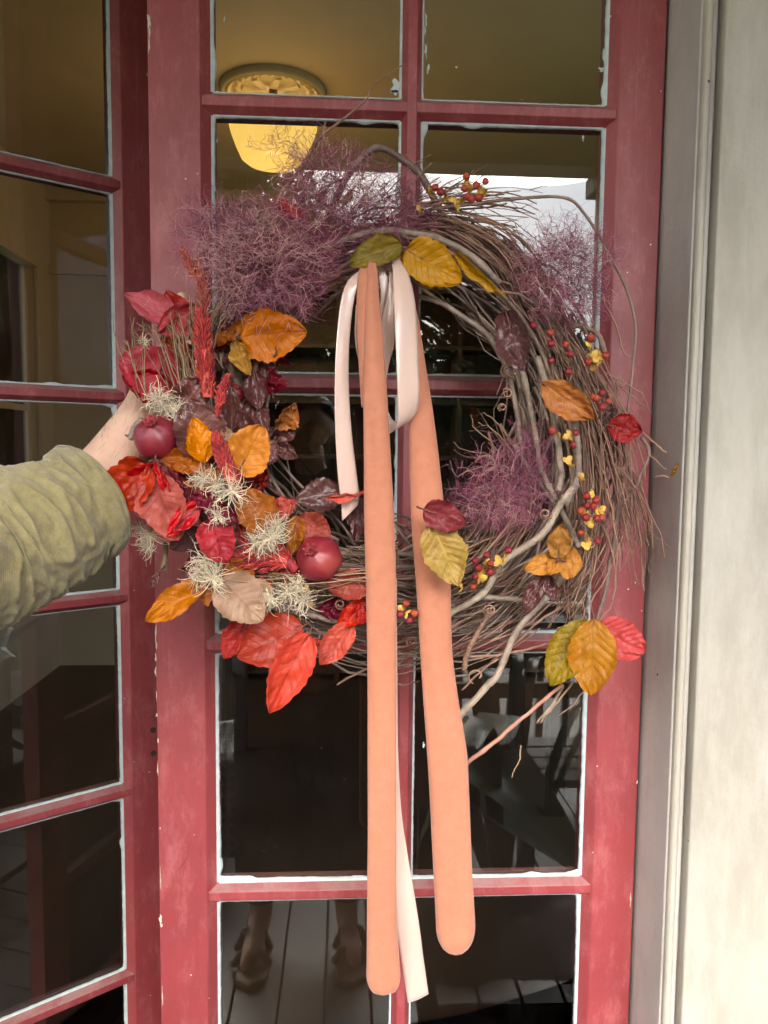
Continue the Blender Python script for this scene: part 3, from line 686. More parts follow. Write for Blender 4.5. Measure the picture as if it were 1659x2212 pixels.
# branches that can be told apart, traced one by one: (u, v) path, distance from the door, radius at both ends
def branch(pts, y0, y1, r0, r1, name='branch', mat=VINE, knots=0, k=8, n=None):
    n = n or max(12, len(pts) * 6); c = spline(pts, n); s1 = rng.uniform(0, 99); o = []; rr = []
    for i, (u, v) in enumerate(c):
        s = i / (n - 1); y = y0 + (y1 - y0) * s
        p = P(u, v, y); p = p + np.array([mnoise.noise((s * 8, s1, 0)), mnoise.noise((s * 8, s1, 3)), mnoise.noise((s * 8, s1, 6))]) * .0018
        o.append(p); rr.append(.84 * (r0 + (r1 - r0) * s) * (1 + .14 * mnoise.noise((s * 16, s1, 2)) + (.35 * max(0, 1 - abs(((s * knots) % 1) - .5) * 14) if knots else 0)))
    return tube_obj(name, o, rr, mat, wreath, k)
B = branch
B([(652, 680), (665, 630), (690, 560), (701, 503), (732, 418), (751, 378), (779, 341), (810, 321), (841, 326), (872, 347), (903, 372), (928, 412), (959, 471), (985, 530), (1040, 590)], -.15, -.13, .0046, .0052, knots=5)
B([(573, 470), (608, 418), (639, 375), (676, 316), (701, 291), (748, 253), (791, 212), (801, 190), (826, 169), (878, 138)], -.16, -.10, .0030, .0008, 'twig', TWIG, 7)
B([(610, 490), (626, 465), (654, 437), (710, 400), (742, 386)], -.17, -.15, .0022, .0012, 'twig', VINE, 5)
B([(930, 452), (1019, 441), (1119, 428), (1220, 427), (1262, 462), (1288, 500), (1315, 545), (1343, 602), (1365, 665), (1374, 721), (1367, 788), (1355, 890)], -.15, -.15, .0024, .0016, 'branch', VINE, 9)
B([(1248, 1045), (1217, 1080), (1185, 1136), (1157, 1167), (1098, 1203), (1074, 1232), (1051, 1274), (1019, 1298), (976, 1321), (930, 1340)], -.20, -.185, .0056, .0046, 'branch', VINEG, 5)
B([(1030, 1287), (1060, 1291), (1106, 1294), (1148, 1293)], -.18, -.175, .0045, .0038, 'branch', VINEG)
B([(1240, 1205), (1232, 1222), (1197, 1272), (1142, 1329), (1108, 1377), (1094, 1416), (1074, 1456), (1051, 1483), (1015, 1523), (990, 1552)], -.16, -.17, .0044, .0054, 'branch', VINEG, 6)
B([(1215, 1479), (1150, 1533), (1080, 1592), (1006, 1653)], -.17, -.165, .0026, .0034, 'branch', simple('pink_bark', (.42, .2, .14, 1), (.34, .16, .11, 1), 30, .5, .3, 150), 3)
B([(1340, 1060), (1327, 1171), (1311, 1254), (1292, 1337), (1283, 1365)], -.15, -.15, .0036, .0030, 'branch', VINE, 4)
B([(560, 1300), (634, 1317), (684, 1332), (738, 1343), (792, 1348), (850, 1350)], -.185, -.18, .0038, .0044, 'branch', VINEG, 4)
B([(462, 735), (470, 751), (496, 793), (512, 820), (520, 854), (535, 885)], -.20, -.17, .0052, .0056, 'branch', VINEG, 2)
B([(305, 905), (288, 930), (281, 961), (285, 1000)], -.19, -.19, .0042, .0042, 'branch', VINEG, 1)
B([(281, 945), (270, 938)], -.19, -.195, .0022, .0006, 'thorn', VINEG)
B([(565, 950), (600, 992), (650, 1049), (700, 1095), (746, 1144), (768, 1180)], -.17, -.17, .0020, .0022, 'twig', VINE, 6)
B([(1173, 1020), (1190, 1062), (1209, 1092), (1230, 1140), (1248, 1180)], -.19, -.17, .0040, .0044, 'branch', VINEG, 3)
B([(1110, 960), (1140, 1010), (1180, 1060), (1205, 1100)], -.18, -.18, .0036, .0036, 'branch', VINEG, 3)
B([(1002, 1448), (1010, 1410), (1030, 1370), (1062, 1318)], -.175, -.17, .0040, .0036, 'branch', simple('rough_bark', (.3, .17, .1, 1), (.14, .08, .055, 1), 90, .8, 1.2, 120, dist=.004), 6)
B([(357, 1170), (357, 1200), (354, 1232)], -.18, -.19, .0034, .0040, 'branch', TWIGT, 4)
B([(415, 1250), (408, 1275), (412, 1290)], -.18, -.19, .0036, .0040, 'branch', TWIGT, 3)
B([(1003, 1420), (1080, 1415), (1150, 1400), (1210, 1380), (1260, 1350)], -.16, -.16, .0022, .0018, 'twig', TWIG, 4)
B([(998, 1490), (1040, 1450), (1100, 1405), (1155, 1350), (1210, 1310)], -.155, -.15, .0016, .0020, 'twig', TWIG, 4)
B([(728, 1480), (770, 1455), (830, 1432), (900, 1412)], -.15, -.15, .0016, .0020, 'twig', TWIG, 3)
B([(860, 1479), (872, 1480), (885, 1476), (905, 1470)], -.15, -.15, .0012, .0012, 'twig', TWIG)
B([(1216, 1480), (1195, 1520), (1160, 1560)], -.16, -.17, .0022, .0020, 'twig', VINEG, 2)
B([(1236, 1473), (1200, 1520), (1165, 1563)], -.165, -.17, .0018, .0014, 'twig', TWIGT, 2)
B([(1262, 1490), (1235, 1525), (1205, 1545)], -.15, -.155, .0014, .0010, 'twig', VINE, 2)
B([(1125, 1610), (1122, 1640), (1112, 1662), (1105, 1680)], -.15, -.15, .0014, .0008, 'twig', TWIGT)
B([(1339, 835), (1372, 862), (1410, 892)], -.15, -.17, .0012, .0008, 'twig', TWIG)
B([(1300, 800), (1340, 822), (1385, 850), (1400, 880)], -.15, -.17, .0012, .0008, 'twig', TWIG)
B([(1386, 932), (1440, 980)], -.16, -.17, .0014, .0014, 'twig', TWIG)
B([(1398, 977), (1438, 1015)], -.16, -.17, .0010, .0008, 'twig', TWIG)
B([(1386, 945), (1402, 977), (1382, 1033), (1359, 1070), (1330, 1110)], -.16, -.15, .0026, .0020, 'twig', VINE, 3)
B([(1413, 1031), (1430, 1028), (1447, 1030), (1456, 1020), (1463, 1003)], -.16, -.17, .0007, .0026, 'twig', TWIGT)
B([(1335, 900), (1350, 960), (1372, 1080), (1385, 1200), (1391, 1275)], -.15, -.15, .0018, .0014, 'twig', TWIG, 6)
B([(1300, 640), (1330, 700), (1345, 760), (1368, 770)], -.15, -.15, .0016, .0010, 'twig', TWIG)
B([(1170, 660), (1240, 700), (1290, 720), (1310, 770)], -.14, -.13, .0042, .0034, 'branch', VINE, 3)
B([(1085, 720), (1110, 760), (1135, 830), (1155, 930), (1168, 1020)], -.19, -.19, .0040, .0040, 'branch', VINEG, 3)
B([(1160, 770), (1185, 850), (1200, 930), (1212, 1010), (1205, 1060)], -.195, -.19, .0050, .0044, 'branch', VINEG, 3)
B([(1240, 905), (1250, 980), (1245, 1040), (1222, 1090)], -.20, -.20, .0046, .0046, 'branch', VINEG, 2)
B([(905, 640), (960, 660), (1030, 705), (1075, 755), (1105, 830), (1120, 920), (1130, 1000)], -.175, -.17, .0036, .0036, 'branch', VINEG, 4)
B([(700, 540), (760, 512), (840, 500), (930, 510), (1010, 548), (1080, 610)], -.185, -.18, .0044, .0050, 'branch', VINEG, 4)
# fine twigs too small to pick apart, spray by spray
def bundle(name, path, n, sp0, sp1, y0, y1, rad, side=0.0, slen=40, mat=TWIG, l0=0.0, bend=20, kind='stuff', M=9):
    n = int(n * (.45 if path[0][0] > 1080 else .6)) if n > 30 else n
    c = spline(path, 60); L = []; Rr = []; S = []; SR = []
    for i in range(n):
        a = rng.uniform(0, l0) if l0 else 0; b = rng.uniform(.6, 1.0); s = np.linspace(a, b, M); q = c[np.clip((s * 59).astype(int), 0, 59)].copy()
        t = np.gradient(q, axis=0); t /= np.linalg.norm(t, axis=1, keepdims=True) + 1e-9; nn = np.stack([-t[:, 1], t[:, 0]], 1)
        o = rng.gauss(0, 1); o2 = rng.gauss(0, 1); bb = rng.gauss(0, bend)
        w = sp0 * o * (1 - s) + sp1 * o2 * s + bb * np.sin(s * 3.0)
        q += nn * w[:, None] + nr.normal(size=q.shape) * 1.3
        yy = y0 + (y1 - y0) * s + rng.gauss(0, .012)
        pts = np.array([P(u, v, y) for (u, v), y in zip(q, yy)]); L.append(pts); Rr.append(rad * 1.3 * rng.uniform(.55, 1.35) * (1 - .55 * s))
        m = np.random.default_rng(i).poisson(side)
        for k in range(m):
            j = rng.randrange(2, M - 1); ang = rng.choice([-1, 1]) * rng.uniform(.3, .8); d = t[j]; d = np.array([d[0] * math.cos(ang) - d[1] * math.sin(ang), d[0] * math.sin(ang) + d[1] * math.cos(ang)])
            l = slen * rng.uniform(.4, 1.2); e = np.array([q[j] + d * l * f + nr.normal(size=2) * 1.5 * f + np.array([0, 2]) * f * f for f in np.linspace(0, 1, 5)])
            dy = rng.gauss(0, .015); S.append(np.array([P(u, v, yy[j] + dy * f) for (u, v), f in zip(e, np.linspace(0, 1, 5))])); SR.append(rad * .6 * np.linspace(1, .4, 5))
    V, q4 = tubes(np.array(L), np.array(Rr), 5)
    if S:
        V2, q2 = tubes(np.array(S), np.array(SR), 4); q4 = np.vstack([q4, q2 + len(V)]); V = np.vstack([V, V2])
    o = link(name, mesh_np(name, V, q4), mat, wreath); o['kind'] = kind; return o
bundle('twig_spray', [(880, 470), (960, 462), (1040, 470), (1110, 480), (1170, 500)], 46, 14, 42, -.14, -.14, .0009, 2.2, 45)
bundle('twig_spray', [(930, 470), (1010, 500), (1080, 545), (1130, 610), (1170, 690)], 60, 16, 26, -.16, -.16, .0010, 1.0, 40, l0=.4)
bundle('twig_spray', [(860, 520), (960, 500), (1060, 540), (1150, 630), (1220, 740), (1270, 850)], 60, 26, 34, -.14, -.15, .0010, .6, 40, l0=.5)
bundle('twig_spray', [(1130, 620), (1200, 700), (1270, 810), (1320, 930), (1350, 1060), (1372, 1200)], 74, 26, 26, -.15, -.15, .0010, 1.3, 50, l0=.4)
bundle('twig_spray', [(1230, 760), (1280, 860), (1310, 980), (1325, 1100), (1320, 1230)], 60, 24, 40, -.15, -.14, .0010, 1.5, 50, l0=.3)
bundle('twig_spray', [(1180, 700), (1215, 820), (1245, 950), (1255, 1080), (1240, 1200), (1190, 1300)], 60, 40, 46, -.165, -.15, .0011, .5, 50, l0=.5)
bundle('twig_spray', [(1330, 980), (1355, 1080), (1380, 1180), (1392, 1285)], 26, 16, 20, -.15, -.15, .0008, 2.0, 42, l0=.3)
bundle('twig_spray', [(1290, 1130), (1270, 1230), (1240, 1300), (1225, 1370)], 26, 26, 26, -.15, -.15, .0010, 1.0, 50)
bundle('twig_spray', [(1250, 1180), (1180, 1270), (1080, 1340), (960, 1385), (830, 1400)], 60, 40, 28, -.14, -.14, .0011, .7, 45, l0=.5)
bundle('twig_spray', [(1130, 1100), (1070, 1180), (990, 1240), (900, 1270), (800, 1270)], 60, 34, 30, -.16, -.15, .0011, .5, 40, l0=.4)
bundle('twig_spray', [(1085, 900), (1120, 1000), (1130, 1100), (1085, 1190), (1000, 1260)], 40, 20, 24, -.15, -.15, .0012, .6, 40, l0=.4)
bundle('twig_spray', [(860, 1190), (800, 1192), (745, 1183)], 22, 14, 12, -.19, -.19, .0008, .8, 25, TWIGT)
bundle('twig_spray', [(800, 1240), (680, 1252), (560, 1250), (470, 1240)], 22, 12, 18, -.215, -.215, .0006, .8, 30, TWIGT)
bundle('twig_spray', [(900, 440), (990, 400), (1075, 335)], 5, 8, 10, -.14, -.13, .0009, 1.0, 25)
bundle('twig_spray', [(950, 420), (1010, 405), (1070, 400)], 5, 16, 22, -.14, -.13, .0008, 1.0, 25)
bundle('twig_spray', [(720, 520), (800, 460), (870, 400), (960, 345)], 12, 20, 30, -.14, -.14, .0008, 1.2, 30, l0=.4)
bundle('twig_spray', [(1110, 1000), (1060, 950), (1020, 930), (1000, 905)], 7, 10, 26, -.15, -.15, .0007, 1.0, 24)
bundle('twig_spray', [(500, 760), (530, 680), (600, 600), (690, 550)], 46, 30, 40, -.15, -.15, .0012, 1.0, 40, l0=.4)
# tan wiry sprigs at the left
for path, n in [([(322, 878), (300, 800), (278, 730), (262, 680)], 4), ([(318, 880), (310, 800), (300, 740), (298, 672)], 5), ([(375, 850), (350, 780), (325, 720), (300, 690)], 7), ([(400, 860), (385, 790), (365, 720), (345, 680)], 9), ([(425, 850), (410, 780), (395, 710), (385, 660)], 10), ([(440, 800), (430, 740), (420, 690), (420, 620)], 12), ([(455, 790), (450, 720), (470, 660), (510, 610)], 12)]:
    bundle('sprig', path, n, 8, 16, -.215, -.225, .0006, 3.4, 34, TWIGT, l0=.2, bend=8)
bundle('sprig', [(480, 800), (470, 740), (500, 690), (560, 620), (620, 560)], 40, 22, 36, -.185, -.18, .0010, 1.0, 34, TWIGT, l0=.4, bend=14)
# curled tendrils
def tendril(u, v, r, turns, y, rad=.0010, a0=0.0):
    n = int(16 * turns) + 6; o = []
    for i in range(n):
        s = i / (n - 1); a = a0 + turns * 6.283 * s; rr = r * (1 - .65 * s)
        o.append(P(u + rr * math.cos(a), v + rr * math.sin(a) * .9, y - .012 * s))
    tube_obj('tendril', o, rad, TWIG, wreath, 6)
for a in [(1098, 800, 18, 1.6, -.19, .0012, 1), (1052, 1005, 26, .9, -.18, .0016, 3.4), (1178, 1110, 14, 1.4, -.2, .0012, 0), (1077, 1230, 12, 1.5, -.2, .0010, 2), (1212, 1362, 10, 1.6, -.18, .0010, 1), (1058, 1318, 14, 1.3, -.18, .0011, 2.5), (1030, 1460, 20, .8, -.17, .0011, 2), (890, 1385, 14, 1.3, -.17, .0012, 1), (1340, 825, 12, 1.4, -.17, .0009, 0), (1275, 1175, 12, 1.3, -.18, .0012, 4), (735, 1305, 12, 1.3, -.2, .0012, 1), (1095, 850, 12, 1.2, -.19, .001, 4), (1250, 875, 16, 1.2, -.17, .001, 0), (1085, 880, 10, 1.5, -.19, .001, 2)]: tendril(*a)

# ------------------------------------------------------------------ leaves
LM = {
 'red': leaf_mat('leaf_red', (.48, .026, .02, 1), (.36, .016, .016, 1), (.20, .008, .012, 1), .42),
 'dusty': leaf_mat('leaf_dusty_red', (.42, .07, .06, 1), (.30, .04, .038, 1), (.2, .02, .02, 1), .5),
 'pink': leaf_mat('leaf_pink_red', (.52, .075, .085, 1), (.42, .05, .06, 1), (.58, .18, .17, 1), .45, .35),
 'coral': leaf_mat('leaf_coral', (.62, .11, .105, 1), (.52, .075, .075, 1), (.38, .04, .045, 1), .45, .35),
 'magenta': leaf_mat('leaf_magenta', (.20, .02, .034, 1), (.15, .014, .025, 1), (.1, .008, .015, 1), .4, .3),
 'orange': leaf_mat('leaf_orange', (.54, .17, .02, 1), (.44, .12, .016, 1), (.26, .07, .012, 1), .42, .4, (.36, .07, .02, 1)),
 'bright': leaf_mat('leaf_bright_orange', (.72, .24, .018, 1), (.66, .2, .014, 1), (.42, .11, .012, 1), .4, .3, (.6, .14, .02, 1)),
 'rust': leaf_mat('leaf_rust', (.44, .12, .012, 1), (.34, .085, .01, 1), (.62, .3, .12, 1), .4, .3, (.24, .05, .01, 1)),
 'mustard': leaf_mat('leaf_mustard', (.52, .235, .012, 1), (.42, .2, .014, 1), (.2, .08, .01, 1), .45, .5),
 'olive': leaf_mat('leaf_olive', (.29, .19, .022, 1), (.2, .15, .02, 1), (.4, .28, .05, 1), .45, .3, (.34, .17, .014, 1)),
 'gold': leaf_mat('leaf_gold', (.50, .215, .03, 1), (.42, .17, .022, 1), (.3, .11, .02, 1), .55, .4, nv=7),
 'sage': leaf_mat('leaf_yellow_green', (.38, .25, .05, 1), (.30, .185, .035, 1), (.48, .35, .1, 1), .4, .35, (.34, .2, .03, 1), nv=8),
 'amber': leaf_mat('leaf_amber', (.46, .20, .022, 1), (.40, .15, .016, 1), (.26, .12, .02, 1), .42, .4, (.24, .16, .02, 1)),
 'tan': leaf_mat('leaf_tan', (.5, .31, .2, 1), (.42, .24, .15, 1), (.3, .15, .08, 1), .5, .4, (.42, .2, .07, 1)),
 'brown': leaf_mat('leaf_dark_brown', (.14, .05, .045, 1), (.085, .03, .028, 1), (.26, .13, .115, 1), .32, .5, trans=.05, spec=.5),
 'maroon': leaf_mat('leaf_maroon', (.20, .018, .026, 1), (.15, .013, .02, 1), (.1, .008, .012, 1), .45, .35),
 'brick': leaf_mat('leaf_brick', (.30, .035, .026, 1), (.22, .022, .02, 1), (.13, .01, .01, 1), .45, .4),
 'purple': leaf_mat('leaf_dusty_purple', (.16, .055, .055, 1), (.11, .035, .035, 1), (.24, .1, .09, 1), .5, .4),
}
STEM = simple('leaf_stalk', (.16, .07, .05, 1), (.1, .04, .03, 1), 30, .6, .2)
def leaf(col, b, t, w, y=-.2, yt=None, roll=0.0, fold=.25, curl=.2, twist=0.0, edge=.15, shape=(.85, .78), stem=10, crump=1.0, serr=1.0, label=None, pl=1.0, side=0.0):
    """b base, t tip in photo coordinates; w full width in the same units; roll about the midrib, fold of the two halves, curl along the length"""
    yt = y - .006 if yt is None else yt
    p0 = P(b[0], b[1], y); p1 = P(t[0], t[1], yt); ax = p1 - p0; L = np.linalg.norm(ax); ax /= L
    W = w * pxm(y) / max(.35, math.cos(roll) * .9 + .1)
    mid = (p0 + p1) / 2; vw = CAM - mid; nrm = vw - ax * vw.dot(ax); nrm /= np.linalg.norm(nrm); s = np.cross(nrm, ax)
    nrm, s = nrm * math.cos(roll) - s * math.sin(roll), s * math.cos(roll) + nrm * math.sin(roll)
    nu, nv = 26, 8; V = []; UV = []; sd = rng.uniform(0, 99); side += rng.uniform(-.06, .06); shape = (shape[0] * rng.uniform(.92, 1.1), shape[1] * rng.uniform(.9, 1.12)); pl *= rng.uniform(.5, 1.15)
    k = max(1e-3, abs(curl)); Rc = 1 / k
    for i in range(nu + 1):
        u = i / nu; hw = W / 2 * (math.sin(math.pi * min(1, max(0, u)) ** shape[0])) ** shape[1]
        hw *= 1 + (.10 * serr) * (abs(((u * 18) % 1) - .5) * 2 - .5) * (1 if .08 < u < .97 else 0) + .10 * mnoise.noise((u * 5, sd, 0))
        tw = twist * (u - .5)
        for j in range(-nv, nv + 1):
            q = j / nv; aq = abs(q); hwj = hw * (1 + .10 * mnoise.noise((u * 4, sd, 9 if q > 0 else 13)))
            X = u * L - .02 * L * 0; Yy = q * hwj * math.cos(fold); Zz = aq * hwj * math.sin(fold) + (edge + .5 * mnoise.noise((u * 3.5, sd, 21 if q > 0 else 31))) * hwj * aq ** 3
            Zz += pl * .0019 * math.cos(2 * math.pi * 9 * (u - .24 * aq)) * aq * (1.2 - aq) * 2 * min(1, hwj / .012)
            Zz += crump * (.0052 * mnoise.noise((u * 3.2, q * 1.6, sd)) + .0030 * mnoise.noise((u * 8, q * 4, sd + 5)))
            Yy += side * L * (u - u * u)
            a = k * (u - .5); cz = L * (math.cos(a) - math.cos(k / 2)) / k * (1 if curl > 0 else -1)
            X = L * (.5 + math.sin(a) / (2 * math.sin(k / 2)))
            Zc = Zz + cz; Y2 = Yy * math.cos(tw) - Zz * math.sin(tw); Z2 = Zz * math.cos(tw) + Yy * math.sin(tw) + cz
            V.append(p0 + ax * X + s * Y2 + nrm * Z2); UV.append((u, q * .5 + .5))
    m = 2 * nv + 1; Fs = np.array([(i * m + j, i * m + j + 1, (i + 1) * m + j + 1, (i + 1) * m + j) for i in range(nu) for j in range(2 * nv)])
    o = link('leaf', mesh_np('leaf', np.array(V), Fs, True, UV), LM[col], wreath)
    if stem:
        e = p0 - ax * stem * pxm(y) * 1.2 + np.array([0, .008, 0]); c = spline([e, p0 - ax * stem * .4 * pxm(y) + nrm * .001, p0, p0 + ax * L * .3 + nrm * .0006], 10)
        st_ = tube_obj('stalk', c, np.linspace(.0013, .0008, 10), STEM, wreath, 6); st_.parent = o; st_.location = (0, 0, 0)
    if label: o['label'] = label
    return o
# small folded leaves that fill the cluster behind the named ones
for i in range(44):
    u = rng.uniform(300, 600); v = rng.uniform(720, 1290); 
    if u < 330 and v > 860 or (u > 560 and v > 960 and v < 1080): continue
    a = rng.uniform(0, 6.28); l = rng.uniform(34, 70)
    leaf(rng.choice(['brown', 'brown', 'maroon', 'brick', 'purple', 'dusty', 'rust', 'red']), (u, v), (u + l * math.cos(a), v + l * math.sin(a)), l * rng.uniform(.5, .8), rng.uniform(-.215, -.175), fold=rng.uniform(.2, .9), curl=rng.uniform(-.6, .8), roll=rng.uniform(-.8, .8), edge=rng.uniform(0, .5), twist=rng.uniform(-.8, .8), crump=1.5)
# top
leaf('olive', (868, 528), (750, 572), 62, -.20, fold=.15, curl=.35, roll=.15, side=-.1)
leaf('mustard', (866, 545), (905, 590), 46, -.19, fold=.1)
leaf('mustard', (876, 538), (998, 610), 92, -.205, fold=.12, curl=.3, roll=-.1, side=-.08, shape=(.7, .7))
leaf('mustard', (980, 540), (1090, 636), 34, -.2, fold=.75, curl=.3, roll=.5, twist=.5)
# left, from the plume down to the wrist
leaf('orange', (520, 728), (664, 716), 112, -.215, fold=.2, curl=.35, roll=.15, shape=(.7, .65), side=.12, edge=.2)
leaf('orange', (548, 712), (488, 738), 62, -.205, fold=.2, curl=.2)
leaf('gold', (510, 738), (541, 812), 48, -.21, fold=.5, curl=.3, roll=.3)
leaf('red', (405, 720), (359, 626), 78, -.20, fold=.35, roll=-.4)
leaf('pink', (398, 712), (268, 634), 66, -.205, fold=.5, curl=.35, roll=.35)
leaf('pink', (430, 662), (338, 720), 70, -.21, fold=.35, curl=.5, roll=-.2)
leaf('red', (392, 790), (352, 690), 56, -.195, fold=.4)
leaf('pink', (382, 838), (258, 772), 112, -.205, fold=.2, curl=.5, roll=.2, shape=(.7, .6))
leaf('red', (380, 846), (262, 812), 70, -.20, fold=.3, curl=.4, roll=-.3)
leaf('brown', (395, 880), (362, 748), 62, -.195, fold=.3, curl=.3)
leaf('brown', (390, 880), (447, 815), 72, -.225, fold=.25, curl=.3, shape=(.7, .6))
leaf('brown', (442, 985), (405, 868), 104, -.232, fold=.2, curl=.4, roll=.1, shape=(.75, .5), edge=.3)
leaf('brown', (470, 985), (452, 872), 66, -.226, fold=.25, curl=.5, roll=-.3, shape=(.8, .5))
leaf('brown', (518, 745), (606, 770), 62, -.19, fold=.4, curl=-.5, shape=(.7, .6))
leaf('brown', (590, 760), (552, 820), 52, -.195, fold=.3, curl=.7, edge=.4)
leaf('brown', (548, 800), (560, 886), 56, -.205, fold=.35, curl=-.6, roll=.2, edge=.4)
leaf('brown', (555, 870), (577, 940), 46, -.20, fold=.5, curl=.5, edge=.3)
leaf('brown', (500, 930), (500, 830), 48, -.20, fold=.45, curl=.3)
leaf('brown', (520, 935), (536, 850), 46, -.195, fold=.4, roll=.4)
leaf('brown', (535, 955), (592, 925), 46, -.19, fold=.4, curl=.4)
leaf('brick', (520, 880), (492, 822), 40, -.185, fold=.3)
leaf('brown', (596, 955), (636, 915), 44, -.19, fold=.3, curl=.3, shape=(1.3, .7))
leaf('brown', (600, 965), (644, 990), 40, -.192, fold=.5, curl=.3)
leaf('brown', (592, 950), (562, 1010), 52, -.195, fold=.35, curl=.4, edge=.3)
leaf('brown', (545, 985), (606, 1070), 22, -.19, fold=.7, roll=.5)
leaf('maroon', (520, 1005), (566, 1090), 50, -.188, fold=.4)
leaf('brown', (742, 1062), (638, 1078), 70, -.185, fold=.15, curl=.3, shape=(.75, .62))
leaf('brown', (776, 1072), (768, 1175), 42, -.18, fold=.4, curl=.3)
leaf('brown', (752, 1092), (788, 1150), 44, -.175, fold=.3)
leaf('coral', (700, 1076), (788, 1062), 22, -.22, fold=.7, roll=.5, twist=.6)
leaf('bright', (442, 1000), (418, 900), 62, -.245, fold=.35, curl=.35, roll=.25, side=.1, label='upright orange leaf half folded beside the upper pomegranate')
leaf('bright', (513, 1024), (567, 918), 100, -.245, fold=.2, curl=.35, roll=-.1, shape=(.8, .62), side=-.06, label='broad bright orange leaf')
leaf('tan', (500, 990), (484, 920), 46, -.235, fold=.3)
leaf('rust', (452, 1006), (348, 992), 62, -.24, fold=.3, curl=.4, roll=.2, side=-.12)
leaf('rust', (400, 1018), (470, 1050), 56, -.232, fold=.2, curl=.3)
leaf('orange', (470, 1010), (428, 1046), 50, -.236, fold=.3)
leaf('red', (320, 1000), (214, 1104), 100, -.25, fold=.25, curl=.55, roll=.15, shape=(.75, .55), side=.22, crump=1.7)
leaf('red', (338, 1002), (262, 1100), 84, -.242, fold=.3, curl=.4, roll=-.2, crump=1.6)
leaf('dusty', (330, 1030), (386, 1168), 104, -.255, fold=.2, curl=.5, roll=.2, shape=(.75, .6), crump=1.6)
leaf('dusty', (292, 1048), (352, 1130), 66, -.248, fold=.3, curl=.3, crump=1.5)
leaf('red', (338, 995), (372, 1078), 26, -.26, fold=.7, roll=.4)
leaf('maroon', (352, 1000), (404, 1080), 44, -.243, fold=.5, roll=.4)
leaf('maroon', (372, 1010), (420, 1100), 50, -.238, fold=.4)
leaf('red', (440, 1080), (360, 1162), 44, -.262, fold=.35, curl=.4, roll=.3)
leaf('pink', (428, 1096), (374, 1148), 34, -.268, fold=.4, roll=-.3)
leaf('magenta', (478, 1092), (415, 1066), 46, -.265, fold=.3, curl=.4)
leaf('magenta', (492, 1090), (448, 1128), 46, -.272, fold=.35, curl=.3)
leaf('magenta', (478, 1094), (516, 1130), 42, -.27, fold=.3, roll=.3)
leaf('red', (452, 1120), (490, 1216), 82, -.265, fold=.2, curl=.45, roll=.1, shape=(.8, .68))
leaf('rust', (580, 1140), (520, 1060), 90, -.245, fold=.2, curl=.45, shape=(.85, .6))
leaf('coral', (585, 1110), (640, 1080), 52, -.22, fold=.25)
leaf('rust', (640, 1112), (630, 1200), 46, -.21, fold=.5)
leaf('dusty', (642, 1118), (716, 1168), 66, -.205, fold=.2, curl=.3)
leaf('dusty', (640, 1150), (668, 1190), 50, -.20, fold=.3)
leaf('purple', (440, 1142), (366, 1186), 58, -.215, fold=.3)
leaf('purple', (470, 1150), (410, 1200), 56, -.21, fold=.3)
leaf('rust', (545, 1262), (475, 1210), 66, -.235, fold=.2, curl=.4)
leaf('tan', (476, 1250), (568, 1342), 104, -.255, fold=.15, curl=.35, shape=(.75, .62), roll=-.1, side=-.08)
leaf('tan', (540, 1250), (585, 1320), 60, -.235, fold=.2)
leaf('rust', (452, 1262), (314, 1342), 66, -.25, fold=.45, curl=.45, roll=.35, side=.08, twist=-.5)
leaf('rust', (430, 1290), (468, 1275), 50, -.245, fold=.3)
leaf('rust', (440, 1240), (404, 1290), 46, -.23, fold=.3)
leaf('red', (540, 1340), (484, 1424), 62, -.205, fold=.3, curl=.3, roll=.3)
leaf('red', (656, 1352), (510, 1418), 112, -.225, fold=.14, curl=.3, roll=.1, shape=(.75, .66), side=.06, label='large flat red leaf below the tan leaf')
leaf('red', (668, 1368), (582, 1542), 92, -.235, fold=.3, curl=.4, roll=-.15, shape=(.8, .8), side=-.1, label='long red leaf pointing straight down')
leaf('red', (688, 1380), (650, 1440), 44, -.222, fold=.4, roll=.5)
leaf('red', (762, 1345), (690, 1436), 66, -.215, fold=.3, curl=.3, roll=.1, side=.1)
leaf('brick', (796, 1262), (706, 1262), 66, -.22, fold=.15, curl=.3, shape=(.8, .5))
leaf('red', (800, 1295), (725, 1355), 50, -.21, fold=.4)
leaf('red', (802, 1300), (770, 1350), 40, -.215, fold=.3)
leaf('magenta', (752, 1312), (684, 1316), 44, -.19, fold=.2)
# right
leaf('brown', (1092, 672), (1135, 802), 76, -.215, fold=.3, curl=-.5, roll=.2, shape=(.8, .5), edge=.5, crump=1.6, twist=.3, label='crumpled dark brown leaf at the upper right of the ring')
leaf('rust', (1170, 826), (1284, 904), 74, -.225, fold=.25, curl=.3, roll=.1, label='glossy rust orange leaf on the right side of the ring')
leaf('brick', (1312, 918), (1388, 932), 66, -.17, fold=.15, curl=.3)
leaf('brown', (1305, 905), (1335, 880), 22, -.165, fold=.4)
leaf('magenta', (914, 1100), (1009, 1132), 68, -.275, fold=.12, curl=.2, shape=(.72, .62), pl=.3)
leaf('sage', (932, 1128), (990, 1266), 98, -.265, fold=.15, curl=.3, shape=(.78, .72), pl=2.0)
leaf('gold', (1206, 1206), (1213, 1130), 54, -.235, fold=.12, curl=.2, pl=.3, serr=.2)
leaf('gold', (1202, 1212), (1131, 1230), 48, -.225, fold=.15, curl=.2, pl=.3, serr=.2)
leaf('gold', (1206, 1210), (1260, 1218), 74, -.22, fold=.15, curl=.2, pl=.3, serr=.2, side=-.12)
leaf('gold', (1206, 1212), (1184, 1242), 34, -.228, fold=.1, curl=.2, pl=.3, serr=.2)
leaf('brown', (1180, 1242), (1134, 1328), 46, -.21, fold=.5, curl=.4, roll=.3, crump=1.6)
leaf('brown', (1186, 1242), (1196, 1300), 34, -.20, fold=.5, curl=.4)
